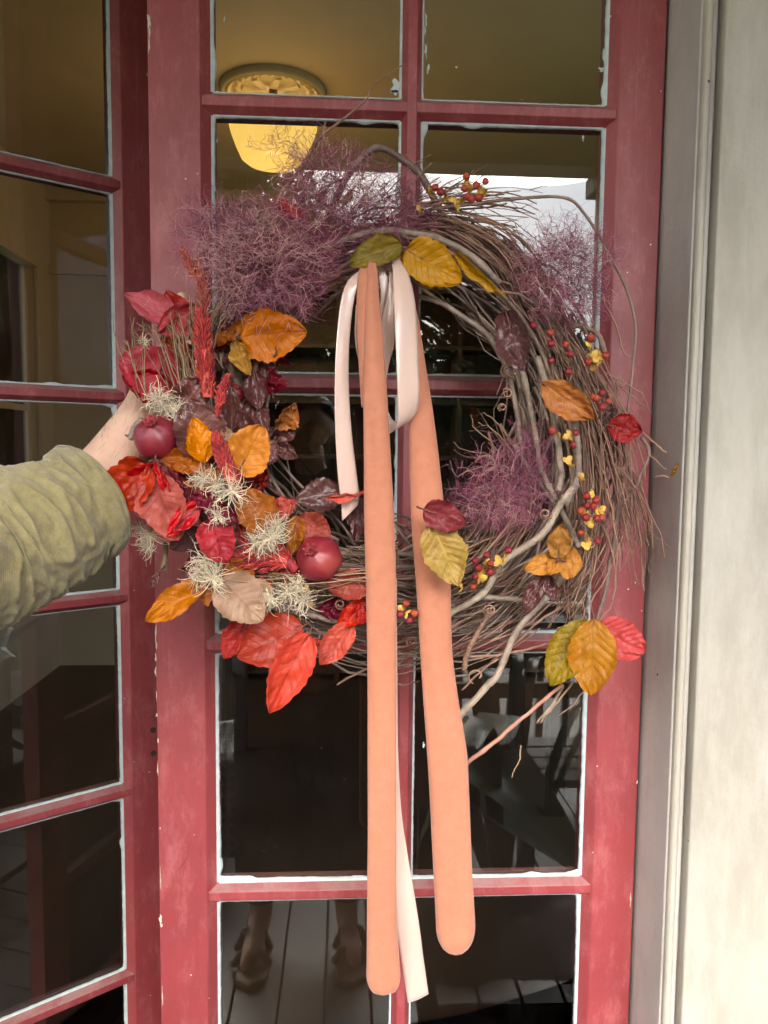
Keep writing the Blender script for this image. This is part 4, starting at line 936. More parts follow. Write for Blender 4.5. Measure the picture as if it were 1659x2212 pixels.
leaf('olive', (1268, 1338), (1188, 1482), 90, -.20, fold=.15, curl=.3, side=-.08, pl=1.6)
leaf('amber', (1283, 1336), (1276, 1504), 108, -.215, fold=.12, curl=.3, pl=1.6, shape=(.8, .72), label='long amber leaf hanging at the lower right')
leaf('coral', (1290, 1352), (1392, 1410), 92, -.19, fold=.2, curl=.3, shape=(.75, .66), pl=2.0)
leaf('gold', (1450, 1030), (1466, 1000), 11, -.17, fold=.6, stem=0)

# ------------------------------------------------------------------ smoke bush plumes
def plume(name, cs, n, mat=SMOKE, rad=.00024, seg=24, up=None):
    L = []; R_ = []
    tot = sum(c[4] for c in cs)
    for (u, v, ru, rv, wt, y, ry) in cs:
        for i in range(int(n * wt / tot)):
            a = rng.uniform(0, 6.283); r = rng.random() ** .55 * (1.38 if rng.random() < .28 else 1); q = np.array([u + ru * r * math.cos(a), v + rv * r * math.sin(a)])
            out = np.array([math.cos(a) * r, math.sin(a) * r]); d = out * rng.uniform(.4, 1.4) + nr.normal(size=2) * .8; d /= np.linalg.norm(d) + 1e-6
            yy = y + rng.uniform(-ry, ry); dy = rng.gauss(0, .35)
            def strand(q, d, yy, dy, seg, m, rr):
                pts = []; q = q.copy(); d = d.copy()
                for j in range(m):
                    pts.append(P(q[0], q[1], yy)); d = d + nr.normal(size=2) * .32; d /= np.linalg.norm(d); q = q + d * seg; yy += dy * seg * pxm(yy)
                L.append(np.array(pts)); R_.append(np.linspace(rr, rr * .55, m)); return pts, d
            m = 5; sg = seg * rng.uniform(.25, .6)
            q0 = q.copy(); d0 = d.copy()
            strand(q, d, yy, dy, sg, m, rad * 1.25)
            for b in range(rng.randrange(2, 5)):
                f = rng.uniform(.5, 3.5); ang = rng.choice([-1, 1]) * rng.uniform(.5, 1.3); dd = np.array([d0[0] * math.cos(ang) - d0[1] * math.sin(ang), d0[0] * math.sin(ang) + d0[1] * math.cos(ang)])
                strand(q0 + d0 * sg * f, dd, yy + dy * sg * f * pxm(yy), rng.gauss(0, .6), sg * rng.uniform(.3, .8), m, rad)
    V, q4 = tubes(np.array(L), np.array(R_), 3)
    o = link(name, mesh_np(name, V, q4), mat, wreath); o['kind'] = 'stuff'; return o
SMOKET = simple('smoke_pale', (.5, .27, .25, 1), (.38, .17, .2, 1), 14, .6, 0, rnd=.3, island=True)
plume('smoke_bush_plume', [(480, 520, 80, 66, 2.2, -.19, .03), (560, 545, 85, 80, 2.8, -.20, .04), (600, 610, 70, 60, 2.4, -.20, .035), (640, 500, 70, 50, 1.4, -.19, .03), (520, 620, 60, 55, 1.5, -.195, .03), (455, 470, 50, 50, .7, -.18, .03), (660, 560, 50, 60, 1.0, -.19, .03)], 1600)
plume('smoke_bush_plume', [(700, 370, 70, 50, 1.2, -.17, .03), (735, 400, 70, 60, 1.4, -.17, .03), (620, 330, 40, 40, .25, -.17, .03), (700, 450, 70, 50, 1.2, -.18, .03)], 430)
plume('smoke_bush_plume', [(800, 480, 100, 36, 1.6, -.17, .03), (860, 440, 70, 46, .8, -.16, .03), (760, 540, 90, 34, 1.0, -.17, .03)], 540)
plume('smoke_bush_plume', [(1215, 590, 70, 60, 2, -.18, .035), (1240, 640, 50, 46, 1.4, -.18, .03), (1180, 560, 50, 40, .8, -.17, .03), (1265, 560, 50, 50, .9, -.17, .03), (1215, 520, 55, 36, .5, -.16, .03)], 640)
plume('smoke_bush_plume', [(1090, 1050, 70, 50, 1.6, -.19, .03), (1070, 1090, 70, 40, 1.3, -.19, .03), (1120, 1010, 40, 50, .9, -.19, .03), (1140, 960, 30, 40, .5, -.19, .03), (1030, 1085, 40, 26, .5, -.18, .02)], 520)
plume('smoke_bush_hair', [(560, 560, 110, 90, 3, -.235, .012), (700, 390, 80, 70, 1.2, -.2, .02), (470, 520, 60, 60, 1, -.22, .015)], 380, SMOKET, .00028, 26)
plume('smoke_bush_hair', [(1215, 590, 80, 70, 2, -.21, .02), (1080, 1060, 80, 60, 1.5, -.215, .015), (800, 480, 90, 50, 1, -.2, .02)], 180, SMOKET, .00026, 24)

# ------------------------------------------------------------------ plume flowers, seed heads
def spike(b, t, w, y, n, mat, blen=.011, prof=1.0):
    p0 = P(b[0], b[1], y); p1 = P(t[0], t[1], y - .004); ax = p1 - p0; L = np.linalg.norm(ax); ax /= L; s = np.cross(ax, (0, -1, 0)); s /= np.linalg.norm(s); f = np.cross(s, ax)
    W = w * pxm(y) / 2; Ls = []; Rs = []
    for i in range(n):
        u = rng.random() ** .9; a = rng.uniform(0, 6.283); r = W * (math.sin(math.pi * min(1, u * .82 + .14))) ** .8 * rng.uniform(.45, 1.0); r = max(r, W * .1)
        dirv = s * math.cos(a) + f * math.sin(a); c = p0 + ax * L * u + dirv * r * .55
        d = dirv * rng.uniform(.5, 1.1) + ax * rng.uniform(.5, 1.3); d /= np.linalg.norm(d); bl = blen * rng.uniform(.5, 1.1) * min(1, .4 + r / W)
        Ls.append([c, c + d * bl * .5 + ax * bl * .08, c + d * bl * .8 + ax * bl * .3]); Rs.append([.0012, .0011, .0002])
    V, q = tubes(np.array(Ls), np.array(Rs), 4)
    core = MB().tube([p0, p0 + ax * L * .5, p1], [W * .5, W * .55, W * .08], 10)
    n0 = len(V); V = np.vstack([V, np.array(core.V)]); q = np.vstack([q, np.array(core.F) + n0])
    return link('celosia_plume', mesh_np('celosia_plume', V, q), mat, wreath)
spike((450, 858), (434, 668), 48, -.24, 620, PLR)
spike((444, 690), (426, 556), 18, -.215, 120, PLO, .008)
spike((446, 660), (436, 590), 20, -.215, 120, PLO, .009)
spike((468, 892), (492, 810), 18, -.245, 130, PLR, .007)
spike((470, 900), (474, 830), 14, -.245, 90, PLR, .006)
spike((500, 1040), (464, 935), 50, -.262, 800, PLR, .006)
spike((516, 1075), (494, 1000), 40, -.255, 300, PLR, .008)
spike((620, 1215), (510, 1205), 60, -.235, 420, PLR, .013)
spike((640, 1230), (560, 1160), 50, -.225, 300, PLR, .012)
spike((540, 1200), (528, 1130), 44, -.235, 260, PLR, .013)
spike((700, 1240), (610, 1235), 40, -.215, 200, PLR, .012)
spike((640, 470), (600, 440), 34, -.2, 120, PLR, .010)
spike((420, 600), (395, 540), 14, -.22, 60, PLO, .008)
def seedhead(u, v, r, y, n=20, hair=170):
    """curling silky styles round a seed, each with finer silk beside it"""
    c = P(u, v, y); R0 = r * .86 * pxm(y); Ls = []; Rs = []; Lh = []; Rh = []
    for i in range(n + 10 + hair // 10):
        big = i < n + 10
        d = nr.normal(size=3); d[1] = -abs(d[1]) * .55; d /= np.linalg.norm(d); e = np.cross(d, nr.normal(size=3)); e /= np.linalg.norm(e)
        l = R0 * rng.uniform(.8, 1.75) if big else R0 * rng.uniform(.5, 1.05); tot = rng.uniform(.5, 2.8) if big else rng.uniform(1.0, 3.2); M_ = 9; p_ = c + d * R0 * .05; pts = [p_]
        for k_ in range(M_ - 1):
            a = tot * (k_ / (M_ - 1)) ** 1.3; p_ = p_ + (d * math.cos(a) + e * math.sin(a)) * l / (M_ - 1); pts.append(p_)
        if big: Ls.append(pts); Rs.append(np.linspace(.00050, .00020, M_))
        else: Lh.append(pts[::2]); Rh.append(np.linspace(.00026, .00014, 5))
        for k_ in range(2):
            b = pts[rng.randrange(1, M_ - 1)]; hd_ = d * .6 + nr.normal(size=3) * .6; hl = R0 * rng.uniform(.15, .45); bend = nr.normal(size=3) * .7
            Lh.append([b + (hd_ * f + bend * f * f) * hl for f in np.linspace(0, 1, 5)]); Rh.append(np.linspace(.00024, .00012, 5))
    for i in range(9):
        d = nr.normal(size=3); d[1] = -abs(d[1]); d /= np.linalg.norm(d); Ls.append([c + d * R0 * .13 * f for f in np.linspace(0, 1, 9)]); Rs.append(np.linspace(.0009, .0012, 9))
    V, q = tubes(np.array(Ls), np.array(Rs), 5); o = link('seed_head', mesh_np('seed_head', V, q), CREAMF, wreath)
    V, q = tubes(np.array(Lh), np.array(Rh), 3); h = link('silky_hairs', mesh_np('silky_hairs', V, q), WHISP, wreath); h.parent = o; h.location = (0, 0, 0); h['kind'] = 'stuff'
    return o
for a in [(343, 862, 36, -.24, 18, 340), (378, 884, 28, -.24, 14, 240), (352, 880, 34, -.235, 10, 300), (500, 1062, 44, -.28, 24, 150), (438, 1036, 34, -.262, 8, 380), (466, 1050, 34, -.266, 10, 340), (324, 1156, 34, -.225, 20, 260), (318, 1180, 28, -.22, 8, 220), (300, 1140, 26, -.222, 8, 160), (447, 1212, 42, -.262, 22, 260), (458, 1250, 44, -.27, 24, 260), (430, 1238, 34, -.258, 12, 260), (470, 1115, 30, -.28, 14, 160), (585, 1160, 46, -.255, 26, 260), (552, 1172, 38, -.25, 20, 200), (600, 1135, 34, -.25, 16, 160), (623, 1280, 40, -.235, 18, 260), (583, 1292, 36, -.25, 16, 240), (655, 1298, 36, -.23, 14, 280), (640, 1262, 26, -.235, 12, 160), (312, 740, 16, -.215, 10, 50), (560, 478, 40, -.19, 6, 200)]: seedhead(*a)

# ------------------------------------------------------------------ pomegranates, berries
t = NT('pomegranate_skin'); v = t.coord('Object')
b_ = t.mix(t.ramp(t.noise(v, 30, 5), .35, .7), (.16, .010, .019, 1), (.24, .02, .03, 1)); b_ = t.mix(t.math('MULTIPLY', t.ramp(t.noise(v, 20, 5), .55, .75), .6), b_, (.33, .06, .03, 1))
b_ = t.mix(t.math('MULTIPLY', t.ramp(t.noise(v, 160, 5, .7), .6, .7), .5), b_, (.08, .01, .014, 1))
POM = t.done(t.pbr(b_, .42, t.bump(t.noise(v, 60, 6, .6), .35, .003)))
POMC = simple('pomegranate_crown', (.32, .03, .04, 1), (.2, .02, .025, 1), 90, .7, .8, 200, dist=.003)
def pomegranate(u, v, r, cu, cv, y):
    c = P(u, v, y); R0 = r * pxm(y); tip = P(cu, cv, y - R0 * .86); ax = tip - c; ax /= np.linalg.norm(ax); a1 = np.cross(ax, (0, 0, 1.0)); a1 /= np.linalg.norm(a1); a2 = np.cross(ax, a1)
    V = []; n, m = 36, 22
    for i in range(m + 1):
        ph = math.pi * i / m; rr = math.sin(ph); zz = math.cos(ph)
        zz = zz * (.93 if zz > 0 else .88); 
        if ph < .42: zz += .10 * (1 - ph / .42) ** 2
        for j in range(n):
            th = 2 * math.pi * j / n; k = 1 + .025 * math.cos(th * 6) * rr + .05 * mnoise.noise((math.cos(th) * rr * 1.2, math.sin(th) * rr * 1.2, zz + u))
            V.append(c + R0 * k * (ax * zz + a1 * rr * math.cos(th) + a2 * rr * math.sin(th)))
    Fs = np.array([(i * n + j, i * n + (j + 1) % n, (i + 1) * n + (j + 1) % n, (i + 1) * n + j) for i in range(m) for j in range(n)])
    o = link('pomegranate', mesh_np('pomegranate', np.array(V), Fs), POM, wreath)
    V = []; n = 24; base = c + ax * R0 * .86
    rows = [(.31, -.04), (.23, .08), (.215, .22), (.26, .36), (.22, .36), (.15, .24), (.02, .2)]
    for rr, zz in rows:
        for j in range(n):
            th = 2 * math.pi * j / n; w = 1 + (.22 if zz > .2 else .08) * math.cos(th * 6); V.append(base + R0 * (ax * zz * (1 + (.3 * math.cos(th * 6) if zz > .2 else 0)) + rr * w * (a1 * math.cos(th) + a2 * math.sin(th))))
    Fs = np.array([(i * n + j, i * n + (j + 1) % n, (i + 1) * n + (j + 1) % n, (i + 1) * n + j) for i in range(len(rows) - 1) for j in range(n)])
    cr = link('crown', mesh_np('crown', np.array(V), Fs), POMC, wreath); cr.parent = o; cr.location = (0, 0, 0)
    Ls = []
    for i in range(70):
        d = ax + (a1 * rng.gauss(0, 1) + a2 * rng.gauss(0, 1)) * .5; s = base + R0 * (ax * .13 + .13 * (a1 * rng.uniform(-1, 1) + a2 * rng.uniform(-1, 1))); Ls.append([s, s + d * R0 * .07, s + d * R0 * .13])
    V, q = tubes(np.array(Ls), np.tile([.0008, .0007, .0004], (70, 1)), 4); cs = link('stamens', mesh_np('stamens', V, q), POMC, wreath); cs.parent = o; cs.location = (0, 0, 0); cs['kind'] = 'stuff'
    return o
pomegranate(341, 945, 50, 326, 914, -.235)['label'] = 'dark pomegranate beside the wrist'
pomegranate(690, 1207, 50, 672, 1190, -.235)['label'] = 'ruddy pomegranate beside the peach tail'
pomegranate(507, 850, 20, 512, 836, -.195)
BERRY = simple('berry_red', (.30, .022, .016, 1), (.2, .014, .012, 1), 200, .3, .5, 500, dist=.001, rnd=.3)
HUSK = simple('husk_yellow', (.62, .40, .10, 1), (.55, .30, .03, 1), 200, .5, .4, 300, rnd=.15)
bv = MB(); n, m = 12, 9; V = []
for i in range(m + 1):
    ph = math.pi * i / m
    for j in range(n):
        th = 2 * math.pi * j / n; k = 1 + .10 * math.cos(th * 3) * math.sin(ph); V.append((k * math.sin(ph) * math.cos(th), k * math.sin(ph) * math.sin(th), math.cos(ph)))
bme = mesh_np('berry', np.array(V), np.array([(i * n + j, (i + 1) * n + j, (i + 1) * n + (j + 1) % n, i * n + (j + 1) % n) for i in range(m) for j in range(n)])); bme.materials.append(BERRY)
V = []; Fs = []
for kx in range(3):
    a0 = kx * 2.094; o0 = len(V)
    for i in range(6):
        s = i / 5; w = math.sin(math.pi * (.12 + .8 * s)) * .62
        for j in range(-2, 3): V.append((math.cos(a0) * s * 1.25 - math.sin(a0) * w * j / 2, math.sin(a0) * s * 1.25 + math.cos(a0) * w * j / 2, .55 * s * s + .18 * abs(j) / 2 - .1))
    for i in range(5):
        for j in range(4): p = o0 + i * 5 + j; Fs.append((p, p + 1, p + 6, p + 5))
hme = mesh_np('husk', np.array(V), np.array(Fs)); hme.materials.append(HUSK)
def berry(u, v, y=-.2, husk=False, r=8.4):
    p = P(u, v, y); o = bpy.data.objects.new('berry_husk' if husk else 'berry', hme if husk else bme); COL.objects.link(o); o.parent = wreath
    o.location = Vector(p) - world_off(wreath); s = r * pxm(y) * rng.uniform(.85, 1.12) * (1.35 if husk else 1); o.scale = (s, s, s)
    o.rotation_euler = (math.pi / 2 + rng.gauss(0, .5), rng.gauss(0, .4), rng.uniform(0, 6.28)) if husk else (rng.uniform(0, 6), rng.uniform(0, 6), 0)
red_b = [(1007, 381), (1049, 392), (940, 405), (952, 415), (1029, 400), (1002, 407), (1009, 425), (1019, 430), (1034, 427), (1153, 703), (1189, 719), (1191, 742), (1222, 744), (1232, 765), (1191, 779), (1228, 803), (1276, 730), (1270, 782), (1309, 768), (1301, 849), (1280, 857), (1289, 861), (1315, 867), (1301, 879), (1274, 888), (1244, 935), (1193, 930), (1238, 961), (1267, 1072), (1288, 1080), (1268, 1092), (1282, 1094), (1254, 1104), (1266, 1118), (1290, 1120), (1300, 1118), (1254, 1151), (1291, 1169), (1098, 1189), (1051, 1199), (1026, 1211), (1059, 1217), (1033, 1227), (1059, 1236), (1027, 1246), (1022, 1268), (877, 1304), (865, 1327), (895, 1325), (885, 1340), (483, 706), (445, 684), (478, 630), (545, 700), (580, 1262), (566, 1250), (652, 466), (640, 452)]
yel_b = [(1014, 405), (1006, 398), (1039, 412), (1044, 418), (927, 415), (964, 422), (984, 432), (990, 437), (909, 452), (1276, 742), (1282, 770), (1299, 774), (1292, 770), (1284, 788), (1230, 940), (1207, 944), (1226, 995), (1238, 1007), (1254, 1033), (1283, 1067), (1262, 1108), (1270, 1112), (1274, 1128), (1296, 1104), (1288, 1106), (1272, 1161), (1266, 1179), (1088, 1203), (1078, 1213), (1045, 1234), (1050, 1218), (1035, 1256), (1038, 1250), (999, 1270), (877, 1323), (871, 1316), (592, 1236), (586, 1242), (660, 1275), (668, 1312)]
for u, v in yel_b: berry(u, v, -.222 if u > 1100 or v > 1150 else -.195, True)
for u, v in red_b: berry(u, v, -.227 if u > 1100 or v > 1150 else -.2)
for grp in (red_b[:9], red_b[9:25], red_b[28:38], red_b[38:46], red_b[46:50]):
    cx_ = sum(p[0] for p in grp) / len(grp); cy_ = sum(p[1] for p in grp) / len(grp); L = []
    for u, v in grp:
        m_ = (.45 * u + .55 * cx_, .45 * v + .55 * cy_ + 6); yb = -.2
        L.append([P(*q, yy) for q, yy in zip(spline([(u, v), ((u + m_[0]) / 2, (v + m_[1]) / 2 + 3), m_], 6), np.linspace(yb, -.17, 6))])
    V, q = tubes(np.array(L), np.full((len(L), 6), .0007), 4); link('berry_stalks', mesh_np('berry_stalks', V, q), TWIG, wreath)['kind'] = 'stuff'

# ------------------------------------------------------------------ ribbon and peach tails
t = NT('satin'); c = t.n('ShaderNodeTexCoord'); mp = t.n('ShaderNodeMapping'); t.l(c.outputs['UV'], mp.inputs[0]); mp.inputs['Scale'].default_value = (1, 1, 1)
wv = t.n('ShaderNodeTexWave', wave_type='BANDS', bands_direction='DIAGONAL'); t.l(c.outputs['Object'], wv.inputs['Vector']); wv.inputs['Scale'].default_value = 420
sx = t.n('ShaderNodeSeparateXYZ'); t.l(c.outputs['UV'], sx.inputs[0]); av = t.math('ABSOLUTE', t.math('MULTIPLY', t.math('SUBTRACT', sx.outputs[1], .5), 2.0))
col = t.mix(t.math('MULTIPLY', t.math('GREATER_THAN', av, .95), .5), (.60, .43, .36, 1), (.44, .28, .2, 1))
SATIN = t.done(t.pbr(col, .24, t.bump(wv.outputs[1], .12, .0004), Specular_IOR_Level=.9, Sheen_Weight=.4, Sheen_Roughness=.4))
t = NT('peach_felt'); v = t.coord('Object')
col = t.mix(t.ramp(t.noise(v, 70, 6, .7), .35, .65), (.45, .175, .10, 1), (.41, .155, .088, 1)); col = t.mix(t.math('MULTIPLY', t.ramp(t.noise(v, 12, 4), .45, .75), .3), col, (.49, .2, .118, 1))
col = t.mix(t.math('MULTIPLY', t.math('GREATER_THAN', t.noise(v, 420, 2), .7), .35), col, (.36, .11, .05, 1))
PEACH = t.done(t.pbr(col, .72, t.bump(t.noise(v, 330, 4, .7), .3, .0009), Sheen_Weight=.25, Sheen_Roughness=.5, Specular_IOR_Level=.25))
def strip(name, rows, mat, n=60, bulge=0.0, thick=0.0, m=9, nz=0.0):
    """rows: (left uv, right uv, left y, right y)"""
    A = spline([r[0] for r in rows], n); Bq = spline([r[1] for r in rows], n); ya = spline([[r[2], r[3]] for r in rows], n)
    V = []; UV = []; sd = rng.uniform(0, 99)
    for i in range(n):
        a = P(*A[i], ya[i, 0]); b = P(*Bq[i], ya[i, 1]); w = np.linalg.norm(b - a)
        for j in range(m):
            s = j / (m - 1); p = a * (1 - s) + b * s; p = p + np.array([0, -1, 0]) * (bulge * w * (1 - (2 * s - 1) ** 2) + nz * mnoise.noise((s * 1.5, i / n * 7, sd))); V.append(p); UV.append((i / n, s))
    Fs = np.array([(i * m + j, i * m + j + 1, (i + 1) * m + j + 1, (i + 1) * m + j) for i in range(n - 1) for j in range(m - 1)])
    o = link(name, mesh_np(name, np.array(V), Fs, True, UV), mat, wreath)
    if thick: s_ = o.modifiers.new('thick', 'SOLIDIFY'); s_.thickness = thick; s_.offset = 0
    return o
def tail(rows, n=220, m=28, y=-.22):
    """soft flattened tube; rows (v, left u, right u, y, thickness share)"""
    rr = spline(rows, 1500); cl = np.concatenate([[0], np.cumsum(np.hypot(np.diff(rr[:, 0]), np.diff(rr[:, 1] + rr[:, 2]) * .6))]); rr = np.stack([np.interp(np.linspace(0, cl[-1], n), cl, rr[:, k_]) for k_ in range(5)], 1); V = []; sd = rng.uniform(0, 99)
    for i, (v, a, b, yy, th) in enumerate(rr):
        cu = (a + b) / 2; hw = (b - a) / 2 * pxm(yy); c = P(cu, v, yy)
        e0 = P(a, v, yy) - c
        ex = e0 / np.linalg.norm(e0)
        for j in range(m):
            q = 2 * math.pi * j / m; cx_ = math.cos(q); sy = math.sin(q)
            V.append(c + ex * hw * cx_ + np.array([0, 1, 0]) * (hw * th * 1.45 * math.copysign(abs(sy) ** .9, sy) + .0022 * mnoise.noise((cx_ * 1.2, i / n * 9, sd + sy))))
    Fs = [(i * m + j, i * m + (j + 1) % m, (i + 1) * m + (j + 1) % m, (i + 1) * m + j) for i in range(n - 1) for j in range(m)]
    return link('peach_tail', mesh_np('peach_tail', np.array(V), Fs), PEACH, wreath)
def cap(v0, a, b, y, th, h, p):
    """rounded end rows"""
    out = []
    for s in np.linspace(0, 1, 9)[1:]:
        k = max(.02, (1 - s ** p) ** (1 / p)); c = (a + b) / 2; w = (b - a) / 2 * k; out.append((v0 + h * s, c - w, c + w, y, th))
    return out
tail([(568, 794, 812, -.205, .5), (600, 792, 817, -.212, .55), (640, 789, 819, -.22, .55), (700, 788, 825, -.226, .5), (780, 786, 831, -.23, .45), (860, 785, 837, -.232, .42), (1000, 786, 845, -.235, .36), (1100, 786, 851, -.235, .33), (1200, 788, 855, -.232, .32), (1330, 791, 857, -.228, .31), (1480, 793, 858, -.222, .31), (1650, 793, 856, -.214, .31), (1800, 793, 857, -.205, .31), (1950, 791, 858, -.195, .31), (2060, 790, 864, -.188, .31), (2100, 789, 867, -.185, .3)] + cap(2100, 789, 868, -.185, .3, 48, 2.6))['label'] = 'longer peach tail'
strip('tail_flap', [((778, 578), (796, 578), -.205, -.205), ((773, 620), (795, 622), -.214, -.218), ((772, 700), (798, 705), -.22, -.226), ((777, 790), (797, 795), -.222, -.228), ((783, 880), (795, 880), -.222, -.228)], PEACH, 40, .12, .003)
tail([(580, 862, 880, -.19, .5), (640, 872, 893, -.20, .5), (700, 876, 906, -.205, .48), (780, 880, 918, -.21, .44), (880, 883, 934, -.215, .4), (960, 884, 945, -.218, .37), (1050, 885, 955, -.22, .34), (1150, 889, 967, -.222, .32), (1250, 897, 974, -.222, .31), (1400, 906, 978, -.218, .31), (1500, 912, 990, -.213, .31), (1620, 920, 1010, -.206, .30), (1720, 926, 1016, -.20, .30), (1850, 932, 1021, -.19, .30), (1950, 937, 1027, -.182, .30), (2000, 939, 1030, -.178, .30)] + cap(2000, 939, 1030, -.178, .30, 63, 2.1))['label'] = 'shorter peach tail'
strip('ribbon_loop', [((775, 585), (792, 590), -.20, -.205), ((752, 606), (772, 622), -.21, -.212), ((738, 642), (763, 660), -.217, -.215), ((729, 710), (756, 720), -.222, -.216), ((724, 790), (753, 790), -.224, -.217), ((723, 870), (755, 868), -.224, -.217), ((725, 950), (761, 946), -.222, -.216), ((730, 1030), (770, 1020), -.218, -.214), ((737, 1090), (776, 1070), -.212, -.211), ((739, 1126), (772, 1092), -.208, -.209)], SATIN, 80, .05, .0005, nz=.002)
strip('ribbon_loop', [((846, 560), (862, 556), -.20, -.195), ((849, 600), (882, 592), -.222, -.212), ((851, 654), (896, 650), -.236, -.226), ((854, 722), (902, 720), -.244, -.234), ((857, 800), (905, 800), -.248, -.238), ((859, 860), (906, 850), -.246, -.238), ((858, 912), (900, 888), -.236, -.232), ((846, 934), (880, 912), -.222, -.222), ((836, 932), (848, 906), -.208, -.21), ((822, 895), (832, 860), -.198, -.205), ((815, 850), (838, 800), -.196, -.202), ((818, 740), (852, 740), -.198, -.204), ((826, 680), (852, 680), -.202, -.206), ((838, 630), (852, 640), -.203, -.205), ((842, 585), (850, 590), -.2, -.2)], SATIN, 130, .06, .0005, nz=.002)
strip('ribbon_loop', [((815, 575), (830, 578), -.19, -.19), ((822, 640), (842, 620), -.19, -.19), ((815, 690), (835, 670), -.186, -.188), ((800, 740), (822, 720), -.182, -.184), ((775, 800), (792, 790), -.18, -.18)], SATIN, 40, .04, .0005)
strip('ribbon_loop', [((768, 660), (782, 650), -.19, -.19), ((766, 720), (780, 720), -.19, -.19), ((770, 760), (786, 770), -.19, -.19), ((778, 790), (795, 810), -.19, -.19)], SATIN, 30, .04, .0005)
strip('ribbon_tail', [((838, 1250), (857, 1250), -.195, -.195), ((846, 1420), (858, 1430), -.192, -.195), ((845, 1600), (860, 1620), -.188, -.192), ((846, 1750), (867, 1750), -.185, -.188), ((850, 1850), (880, 1840), -.18, -.182), ((856, 1990), (903, 1980), -.172, -.174), ((868, 2080), (915, 2070), -.166, -.168), ((881, 2166), (926, 2148), -.16, -.163)], SATIN, 90, .04, .0005, nz=.002)
# ------------------------------------------------------------------ people
SKIN = None
t = NT('skin'); v = t.coord('Object')
b_ = t.mix(t.ramp(t.noise(v, 30, 5, .6), .3, .7), (.64, .43, .31, 1), (.57, .36, .265, 1)); b_ = t.mix(t.math('MULTIPLY', t.ramp(t.noise(v, 9, 3), .5, .8), .5), b_, (.64, .36, .28, 1))
b_ = t.mix(t.math('MULTIPLY', t.ramp(t.noise(v, 420, 3, .7), .64, .72), .18), b_, (.3, .13, .08, 1))
SKIN = t.done(t.pbr(b_, .5, t.bump(t.noise(v, 260, 5, .6), .22, .0008), Subsurface_Weight=.12, Subsurface_Scale=.006))
HAIR = simple('dark_hair', (.03, .02, .014, 1), (.05, .035, .024, 1), 60, .5, .6, 120, stretch=(1, 1, .2))
t = NT('olive_cotton'); v = t.coord('Object')
b_ = t.mix(t.ramp(t.noise(v, 90, 8, .75), .3, .7), (.27, .23, .11, 1), (.18, .15, .065, 1)); b_ = t.mix(t.math('MULTIPLY', t.ramp(t.noise(v, 500, 2, .6), .5, .75), .3), b_, (.34, .3, .17, 1))
w1 = t.n('ShaderNodeTexWave', bands_direction='X'); t.l(v, w1.inputs[0]); w1.inputs['Scale'].default_value = 330; w2 = t.n('ShaderNodeTexWave', bands_direction='Z'); t.l(v, w2.inputs[0]); w2.inputs['Scale'].default_value = 330
h_ = t.math('ADD', t.math('MULTIPLY', w1.outputs[1], w2.outputs[1]), t.math('MULTIPLY', t.noise(v, 130, 4), .9))
OLIVE = t.done(t.pbr(b_, .85, t.bump(h_, .5, .0009), Sheen_Weight=.3, Specular_IOR_Level=.2))
DARKC = simple('dark_cloth', (.022, .016, .018, 1), (.032, .024, .026, 1), 20, .9, .4, 120)
LEATH = simple('sandal_leather', (.09, .05, .03, 1), (.13, .075, .045, 1), 30, .5, .4)
def skinned(name, nodes, edges, root, mat, parent, sub=2):
    ks = list(nodes); ix = {k_: i for i, k_ in enumerate(ks)}
    me = bpy.data.meshes.new(name); me.from_pydata([tuple(map(float, nodes[k_][0])) for k_ in ks], [(ix[a], ix[b]) for a, b in edges], [])
    o = bpy.data.objects.new(name, me); COL.objects.link(o)
    md = o.modifiers.new('skin', 'SKIN'); md.use_smooth_shade = True
    if not me.skin_vertices: bpy.context.view_layer.update()
    for k_ in ks:
        r = nodes[k_][1]; s_ = me.skin_vertices[0].data[ix[k_]]; s_.radius = r if isinstance(r, tuple) else (r, r); s_.use_root = (k_ == root)
    sm = o.modifiers.new('sub', 'SUBSURF'); sm.levels = sub; sm.render_levels = sub
    dg = bpy.context.evaluated_depsgraph_get(); m2 = bpy.data.meshes.new_from_object(o.evaluated_get(dg))
    bpy.data.objects.remove(o); bpy.data.meshes.remove(me); m2.name = name
    m2.materials.clear(); m2.polygons.foreach_set('use_smooth', np.ones(len(m2.polygons), dtype=bool))
    return link(name, m2, mat, parent)
def chain(nodes, edges, names, pts, rads, start):
    prev = start
    for n_, p_, r_ in zip(names, pts, rads): nodes[n_] = (p_, r_); edges.append((prev, n_)); prev = n_
